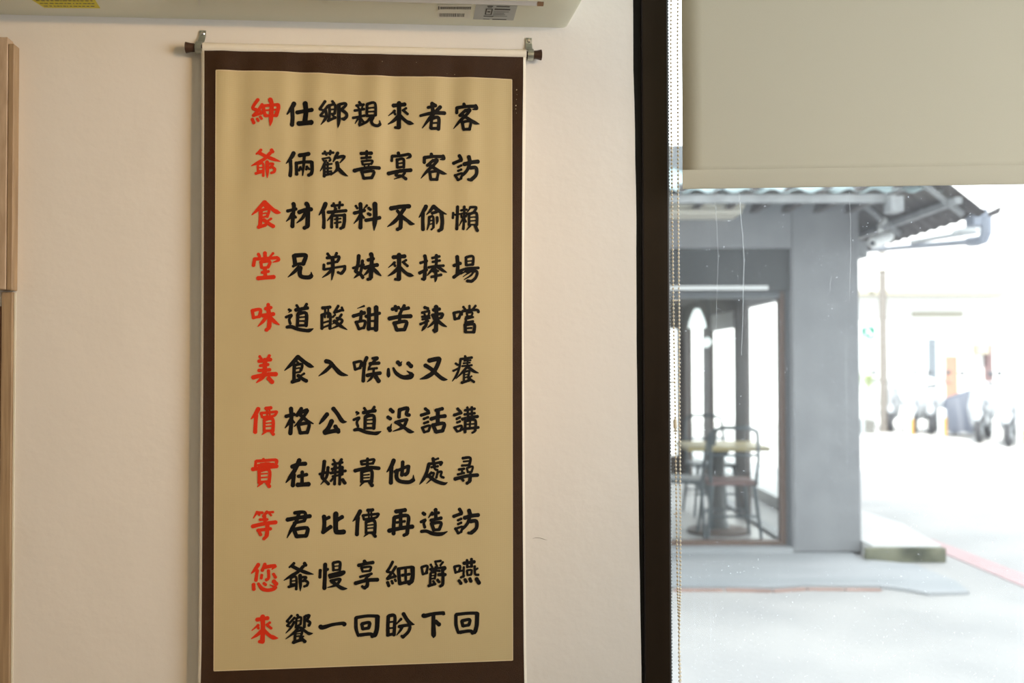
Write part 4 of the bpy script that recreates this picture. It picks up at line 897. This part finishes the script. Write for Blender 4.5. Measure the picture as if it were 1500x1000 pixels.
# pendant lamp, table, chairs -------------------------------------------------
lp = ex(1021, 480, 8.2); pend = ething('pendant_lamp', lp, 'white cone pendant lamp inside the shop opposite', 'lamp')
MB().tube([ex(1021, 480, 8.2), ex(1021, 470, 8.2), ex(1021, 458, 8.2), ex(1021, 452, 8.2)], [0.075, 0.066, 0.040, 0.022], 16, caps=False).build('lamp_shade', 'lamp_enamel', pend, lp, smooth='auto')
MB().tube([ex(1021, 452, 8.2), (lp[0], lp[1], 2.12)], 0.006, 6).build('flex', 'scooter_dark', pend, lp)
l3 = ex(1038, 500, 9.0); p2 = ething('pendant_lamp', l3, 'small tilted white lamp behind the cone pendant in the shop', 'lamp')
MB().tube([ex(1030, 505, 9.0), ex(1034, 502, 9.0), ex(1040, 497, 9.0)], [0.03, 0.045, 0.03], 12).build('lamp_shade', 'lamp_enamel', p2, l3, smooth='auto')
MB().tube([ex(1040, 497, 9.0), (l3[0], l3[1], 2.12)], 0.006, 6).build('flex', 'scooter_dark', p2, l3)
d_t = 8.05; fl = AP+0.02
tx = EX(1050, d_t); tz = EZ(651, d_t)
to = (tx, d_t, fl); tb = ething('cafe_table', to, 'cafe table with a pale yellow top and dark pedestal behind the glass', 'table')
MB().box(EX(998, d_t), EX(1115, d_t), d_t-0.28, d_t+0.32, tz-0.035, tz, 0.008).build('table_top', 'table_wood', tb, to)
MB().tube([(tx, d_t, fl+0.03), (tx, d_t, fl+0.10), (tx, d_t, fl+0.20), (tx, d_t, tz-0.10), (tx, d_t, tz-0.036)], [0.10, 0.07, 0.055, 0.06, 0.12], 14).build('pedestal', 'table_iron', tb, to, smooth='auto')
MB().tube([(tx, d_t, fl), (tx, d_t, fl+0.02), (tx, d_t, fl+0.035)], [0.25, 0.25, 0.12], 20).build('table_base', 'bronze_frame', tb, to, smooth='auto')
def chair(x, d, rz, label, seat, h=0.44, back=0.84):
    o = (x, d, fl); t = ething('cafe_chair', o, label, 'chair', None, rz); O = (0, 0, 0)
    for i, (sx, sy_) in enumerate(((-1, -1), (1, -1), (-1, 1), (1, 1))):
        MB().tube([(sx*0.205, sy_*0.20, 0), (sx*0.16, sy_*0.16, h)], [0.012, 0.016], 6).build('leg', 'chair_metal', t, O, smooth='auto')
    MB().box(-0.19, 0.19, -0.18, 0.19, h-0.01, h+0.02, 0.009).build('seat', seat, t, O)
    for sx in (-1, 1): MB().tube([(sx*0.17, -0.17, h), (sx*0.185, -0.20, h+0.2), (sx*0.17, -0.23, back)], 0.013, 6).build('back_post', 'chair_metal', t, O, smooth='auto')
    MB().tube([(-0.17, -0.23, back), (-0.10, -0.24, back+0.03), (0.10, -0.24, back+0.03), (0.17, -0.23, back)], 0.014, 6).build('top_rail', 'chair_metal', t, O, smooth='auto')
    MB().tube([(-0.18, -0.20, h+0.22), (0.18, -0.20, h+0.22)], 0.010, 6).build('back_rail', 'chair_metal', t, O)
    for sy_ in (-1, 1): MB().tube([(-0.18, sy_*0.18, h*0.45), (0.18, sy_*0.18, h*0.45)], 0.008, 6).build('stretcher', 'chair_metal', t, O)
    return t
chair(EX(1066, 7.72), 7.72, R(0), 'metal cafe chair with a red seat nearest the glass', 'red_seat')
chair(EX(1000, 7.85), 7.85, R(70), 'dark metal cafe chair at the left side of the table', 'chair_metal', 0.44, 0.80)
chair(EX(1040, 9.0), 9.0, R(185), 'metal cafe chair on the far side of the table', 'chair_metal')

# far side of the street -----------------------------------------------------
FD = 23.5
fbo = (12, FD, G); fb = ething('street_facade', fbo, 'long white shop facade at the end of the street', 'building')
MB().box(4.0, 22, FD, FD+5, G, 4.3).build('ground_floor_wall', 'far_white', fb, fbo)
MB().box(7.9, 11.6, FD-0.5, FD, 3.0, 3.12).build('canopy_slab', 'beige_band', fb, fbo)
MB().box(EX(1336, FD), EX(1410, FD), FD-0.06, FD-0.001, EZ(465, FD), EZ(458, FD)).build('sign_band', 'beige_band', fb, fbo)
MB().box(EX(1359, FD), EX(1371, FD), FD-0.05, FD-0.001, G, EZ(497, FD)).build('door', 'grey_door', fb, fbo, label='grey door')
MB().box(EX(1384, FD), EX(1402, FD), FD-0.05, FD-0.001, G, EZ(522, FD)).build('door', 'orange_door', fb, fbo, label='faded orange door')
MB().box(EX(1441, FD), EX(1453, FD), FD-0.05, FD-0.001, EZ(560, FD), EZ(505, FD)).build('shutter', 'brown_shutter', fb, fbo, label='brown slatted shutter')
MB().box(EX(1424, FD), EX(1441, FD), FD-0.3, FD-0.001, EZ(520, FD), EZ(505, FD)).build('awning_box', 'beige_band', fb, fbo)
MB().box(EX(1310, FD), EX(1345, FD), FD-0.04, FD-0.001, EZ(580, FD), EZ(500, FD)).build('roller_shutter', 'far_white', fb, fbo)
TD = 60
tbo = (18, TD, G); tw = ething('apartment_block', tbo, 'pale apartment block with small grey windows far down the street', 'building')
MB().box(12, 45, TD, TD+8, G, 24).build('wall', 'far_white', tw, tbo)
for px, py in ((1350, 404), (1368, 370), (1387, 369), (1368, 384), (1387, 387), (1407, 388), (1368, 403), (1387, 403), (1407, 402), (1458, 388), (1458, 404), (1425, 404), (1350, 384), (1330, 370), (1330, 404)):
    x, _, z = ex(px, py, TD); fr_w = MB().box(x-0.21, x+0.21, TD-0.06, TD, z-0.25, z+0.25).build('window', 'far_window', tw, tbo)
MB().box(EX(1348, TD), EX(1354, TD), TD-0.3, TD-0.001, EZ(388, TD), EZ(360, TD)).build('pipe_shaft', 'beige_band', tw, tbo)
# street furniture
def single(mb_, name, m_, p, label, cat, group=None, **kw): return tag(emesh(mb_, name, m_, p, **kw), label, cat, group)
d = 20.0
p = (EX(1294, d), d, G); pole = ething('utility_pole', p, 'pale concrete utility pole behind the grey pillar', 'pole')
MB().tube([p, (p[0], d, 6.5)], [0.085, 0.07], 12).build('pole_shaft', 'pole_grey', pole, p, smooth='auto')
MB().tube([(p[0]-0.0, d, 3.3), (p[0]+0.0, d, 3.6)], 0.11, 12).build('pole_band', 'cream_paint', pole, p)
p = (EX(1272, 19), 19, EZ(497, 19)); sg = ething('street_sign', p, 'small green street sign beside the utility pole', 'sign')
MB().box(EX(1263, 19), EX(1282, 19), 18.98, 19.0, EZ(497, 19), EZ(480, 19), 0.004).build('sign_plate', 'sign_green', sg, p)
for u_, v_, w_ in ((0.30, 0.55, 0.35), (0.55, 0.25, 0.30), (0.1, 0.15, 0.2)):
    xa = lerp(EX(1263, 19), EX(1282, 19), u_); za = lerp(EZ(497, 19), EZ(480, 19), v_); MB().box(xa, xa+w_*0.2, 18.972, 18.98, za, za+0.04).build('sign_mark', 'white_paint', sg, p)
MB().tube([(EX(1264, 19), 19.03, G), (EX(1264, 19), 19.03, EZ(480, 19))], 0.025, 8).build('sign_post', 'galvanised', sg, p)
p = (EX(1299, 22.6), 22.6, G)
ub = ething('utility_box', p, 'white utility cabinet behind the parked scooters', 'cabinet')
MB().box(EX(1279, 22.6), EX(1316, 22.6), 22.6, 23.1, G+0.3, EZ(546, 22.6), 0.02).build('cabinet_body', 'white_paint', ub, p)
MB().box(EX(1281, 22.6), EX(1314, 22.6), 22.62, 23.08, G, G+0.3).build('cabinet_plinth', 'far_white', ub, p)
MB().box(EX(1297, 22.6), EX(1298, 22.6), 22.585, 22.6, G+0.35, EZ(550, 22.6)).build('door_seam', 'grey_box', ub, p)
p = (EX(1271, 19.6), 19.6, G); single(MB().box(EX(1262, 19.6), EX(1281, 19.6), 19.6, 20.0, G, EZ(616, 19.6), 0.01), 'planter_box', 'grey_box', p, 'low grey planter box at the foot of the pillar', 'planter')
p = (EX(1270, 22), 22, EZ(572, 22)); fo_ = ething('shrub', p, 'yellow green shrub seen between pillar and white cabinet', 'shrub')
lf = MB(); lf.nomerge = True
for i in range(260):
    x = p[0]+random.gauss(0, 0.09); y_ = 22+random.gauss(0, 0.12); z = EZ(558, 22)+random.gauss(0, 0.10); s = 0.035
    a = Vector((random.uniform(-1, 1), random.uniform(-1, 1), random.uniform(-1, 1))).normalized()*s; b2 = a.orthogonal().normalized()*s*0.5
    c_ = Vector((x, y_, z)); lf.add([c_-a, c_+b2, c_+a, c_-b2], [(0, 1, 2, 3)])
tag(lf.build('foliage', 'leaf', fo_, p), kind='stuff')
MB().tube([(p[0], 22, G), (p[0], 22, EZ(565, 22))], 0.02, 6).build('stem', 'beige_band', fo_, p)
names = ['yellow topped white bollard left of the covered scooter', 'yellow topped white bollard in front of the covered scooter', 'white and yellow bollard in front of the right scooters', 'white and yellow bollard at the right edge of the photo']
for (px, pt, pb, dd), nm in zip(((1331, 603, 635, 19.0), (1379, 600, 640, 18.6), (1432, 610, 645, 17.8), (1494, 618, 656, 16.4)), names):
    p = (EX(px, dd), dd, G); bo = ething('bollard', p, nm, 'bollard', 'bollards along the row of scooters')
    h = EZ(pt, dd)-G
    MB().tube([p, (p[0], dd, G+h*0.95), (p[0], dd, G+h)], [0.07, 0.07, 0.05], 12).build('bollard_post', 'white_paint', bo, p, smooth='auto')
    MB().tube([(p[0]+0.02, dd-0.01, G+0.02), (p[0]+0.02, dd-0.01, G+h*0.7)], 0.066, 12).build('yellow_band', 'bollard_yellow', bo, p, smooth='auto')

# scooters --------------------------------------------------------------------
def wheel(mb_, x, r, w_):
    n_ = 20; prof_ = [(r*0.55, -w_*0.8), (r*0.85, -w_), (r, -w_*0.5), (r, w_*0.5), (r*0.85, w_), (r*0.55, w_*0.8)]
    vs = []; fs = []
    for k in range(n_):
        a = 2*math.pi*k/n_
        for rr_, y_ in prof_: vs.append((x+rr_*math.cos(a), y_, r+rr_*math.sin(a)))
    m_ = len(prof_)
    for k in range(n_):
        for j in range(m_): fs.append((k*m_+j, k*m_+(j+1)%m_, ((k+1)%n_)*m_+(j+1)%m_, ((k+1)%n_)*m_+j))
    return mb_.add(vs, fs)
def loft(sections, n_=12):                       # sections: (x, z centre, half width, half height)
    mb_ = MB(); vs = []; fs = []
    for x, z, hw, hh in sections:
        for k in range(n_):
            a = 2*math.pi*k/n_; ca, sa = math.cos(a), math.sin(a)
            vs.append((x, hw*math.copysign(abs(ca)**0.7, ca), z+hh*math.copysign(abs(sa)**0.7, sa)))
    for i in range(len(sections)-1):
        for k in range(n_): fs.append((i*n_+k, i*n_+(k+1)%n_, (i+1)*n_+(k+1)%n_, (i+1)*n_+k))
    fs += [tuple(range(n_)), tuple(range(len(sections)*n_-1, (len(sections)-1)*n_-1, -1))]
    return mb_.add(vs, fs)
def scooter_base():
    t = empty('motor_scooter', (0, 0, 0)); O = (0, 0, 0)
    for x in (-0.62, 0.62):
        wh = wheel(MB(), x, 0.24, 0.055).build('wheel', 'tyre', t, O, smooth='auto')
        MB().tube([(x, -0.05, 0.24), (x, 0.05, 0.24)], 0.12, 14).build('rim', 'galvanised', wh, O, smooth='auto')
    loft([(-0.86, 0.62, 0.05, 0.06), (-0.75, 0.60, 0.13, 0.13), (-0.45, 0.52, 0.17, 0.19), (-0.15, 0.48, 0.15, 0.16), (0.0, 0.36, 0.12, 0.08)]).build('rear_body', 'scooter_white', t, O, smooth='auto')
    loft([(-0.05, 0.31, 0.13, 0.03), (0.15, 0.28, 0.15, 0.03), (0.33, 0.30, 0.14, 0.04)]).build('footboard', 'scooter_dark', t, O, smooth='auto')
    MB().grid(lambda u, v: (0.30+0.13*v**0.6*(1-0.3*v)+0.10*(1-abs(2*u-1)**2), (u-0.5)*(0.42-0.12*abs(2*v-1)), 0.28+0.62*v), 10, 10).build('front_shield', 'scooter_white', t, O, smooth=True, solid=0.03)
    loft([(0.36, 0.46, 0.03, 0.03), (0.5, 0.50, 0.07, 0.04), (0.66, 0.52, 0.07, 0.035), (0.85, 0.42, 0.05, 0.03)]).build('front_mudguard', 'scooter_white', t, O, smooth='auto')
    MB().tube([(0.62, 0.07, 0.24), (0.45, 0.06, 0.72), (0.36, 0, 0.98)], 0.02, 8).build('fork', 'scooter_dark', t, O, smooth='auto')
    MB().tube([(0.28, -0.34, 1.00), (0.34, -0.12, 1.02), (0.34, 0.12, 1.02), (0.28, 0.34, 1.00)], 0.018, 8).build('handlebar', 'scooter_dark', t, O, smooth='auto')
    loft([(0.30, 0.98, 0.08, 0.05), (0.38, 1.0, 0.13, 0.08), (0.46, 0.97, 0.08, 0.06)]).build('headlamp_cowl', 'scooter_white', t, O, smooth='auto')
    loft([(-0.74, 0.77, 0.08, 0.03), (-0.6, 0.78, 0.13, 0.045), (-0.25, 0.74, 0.13, 0.045), (-0.02, 0.70, 0.07, 0.03)]).build('seat', 'scooter_dark', t, O, smooth='auto')
    MB().box(-0.90, -0.86, -0.09, 0.09, 0.60, 0.68, 0.01).build('tail_lamp', 'tail_red', t, O)
    for s in (-1, 1):
        mr = MB().tube([(0.30, s*0.20, 1.02), (0.33, s*0.28, 1.17)], 0.007, 6).build('mirror_stem', 'scooter_dark', t, O)
        MB().ball((0.33, s*0.30, 1.20), 0.06, 10, 6, (0.3, 1, 0.75)).build('mirror', 'scooter_dark', mr, O, smooth=True)
    MB().tube([(-0.1, -0.15, 0.25), (-0.45, -0.17, 0.24), (-0.8, -0.18, 0.33)], [0.025, 0.04, 0.045], 8).build('exhaust', 'galvanised', t, O, smooth='auto')
    return t
sb0 = scooter_base()
spots = [(1303, 20.6, 250, 'white motor scooter nearest the white cabinet, left end of the row', 0),
         (1338, 20.0, 247, 'white motor scooter just behind the first bollard', 0),
         (1366, 19.9, 244, 'white motor scooter directly left of the tarpaulin', 0),
         (1440, 17.8, 238, 'white motor scooter just right of the tarpaulin', 0),
         (1484, 17.0, 236, 'white motor scooter at the right edge of the photo', 0)]
for i, (px, dd, rz, lb, _) in enumerate(spots):
    o = sb0 if i == 0 else copy_tree(sb0)
    o.location = to_world((EX(px, dd), dd, G)); o.rotation_euler = (0, 0, -YAW+R(rz)); tag(o, lb, 'scooter', 'motor scooters parked in a row')
# helmet on a scooter
p = ex(1362, 572, 19.6); hl = ething('helmet', p, 'white helmet resting on a scooter seat', 'helmet')
# covered scooter: dark tarpaulin
tp = (EX(1405, 19.0), 19.0, G)
def tf(u, v):
    a = u*2*math.pi; x = 0.44*math.cos(a)*(1-0.25*v)+0.04; y_ = 0.40*math.sin(a)*(1-0.8*v**1.3); ht = 0.80+0.34*x
    return (tp[0]+x, tp[1]+y_+0.03*math.sin(7*a)*(1-v), G+0.08+(ht-0.08)*v+0.02*math.sin(9*a)*(1-v))
tm = MB().grid(tf, 48, 10); k = len(tm.v); tm.f.append(tuple(range(k-49, k-1)))
single(tm, 'tarpaulin', 'tarp', tp, 'dark blue grey tarpaulin draped over a parked scooter', 'tarpaulin', smooth=True)
MB().ball((p[0], p[1], p[2]+0.13), 0.14, 16, 10, (1, 1, 0.9)).build('helmet_shell', 'white_paint', hl, p, smooth=True)
MB().ball((p[0], p[1]-0.05, p[2]+0.10), 0.115, 14, 8, (1, 1, 0.55)).build('visor', 'scooter_dark', hl, p, smooth=True)
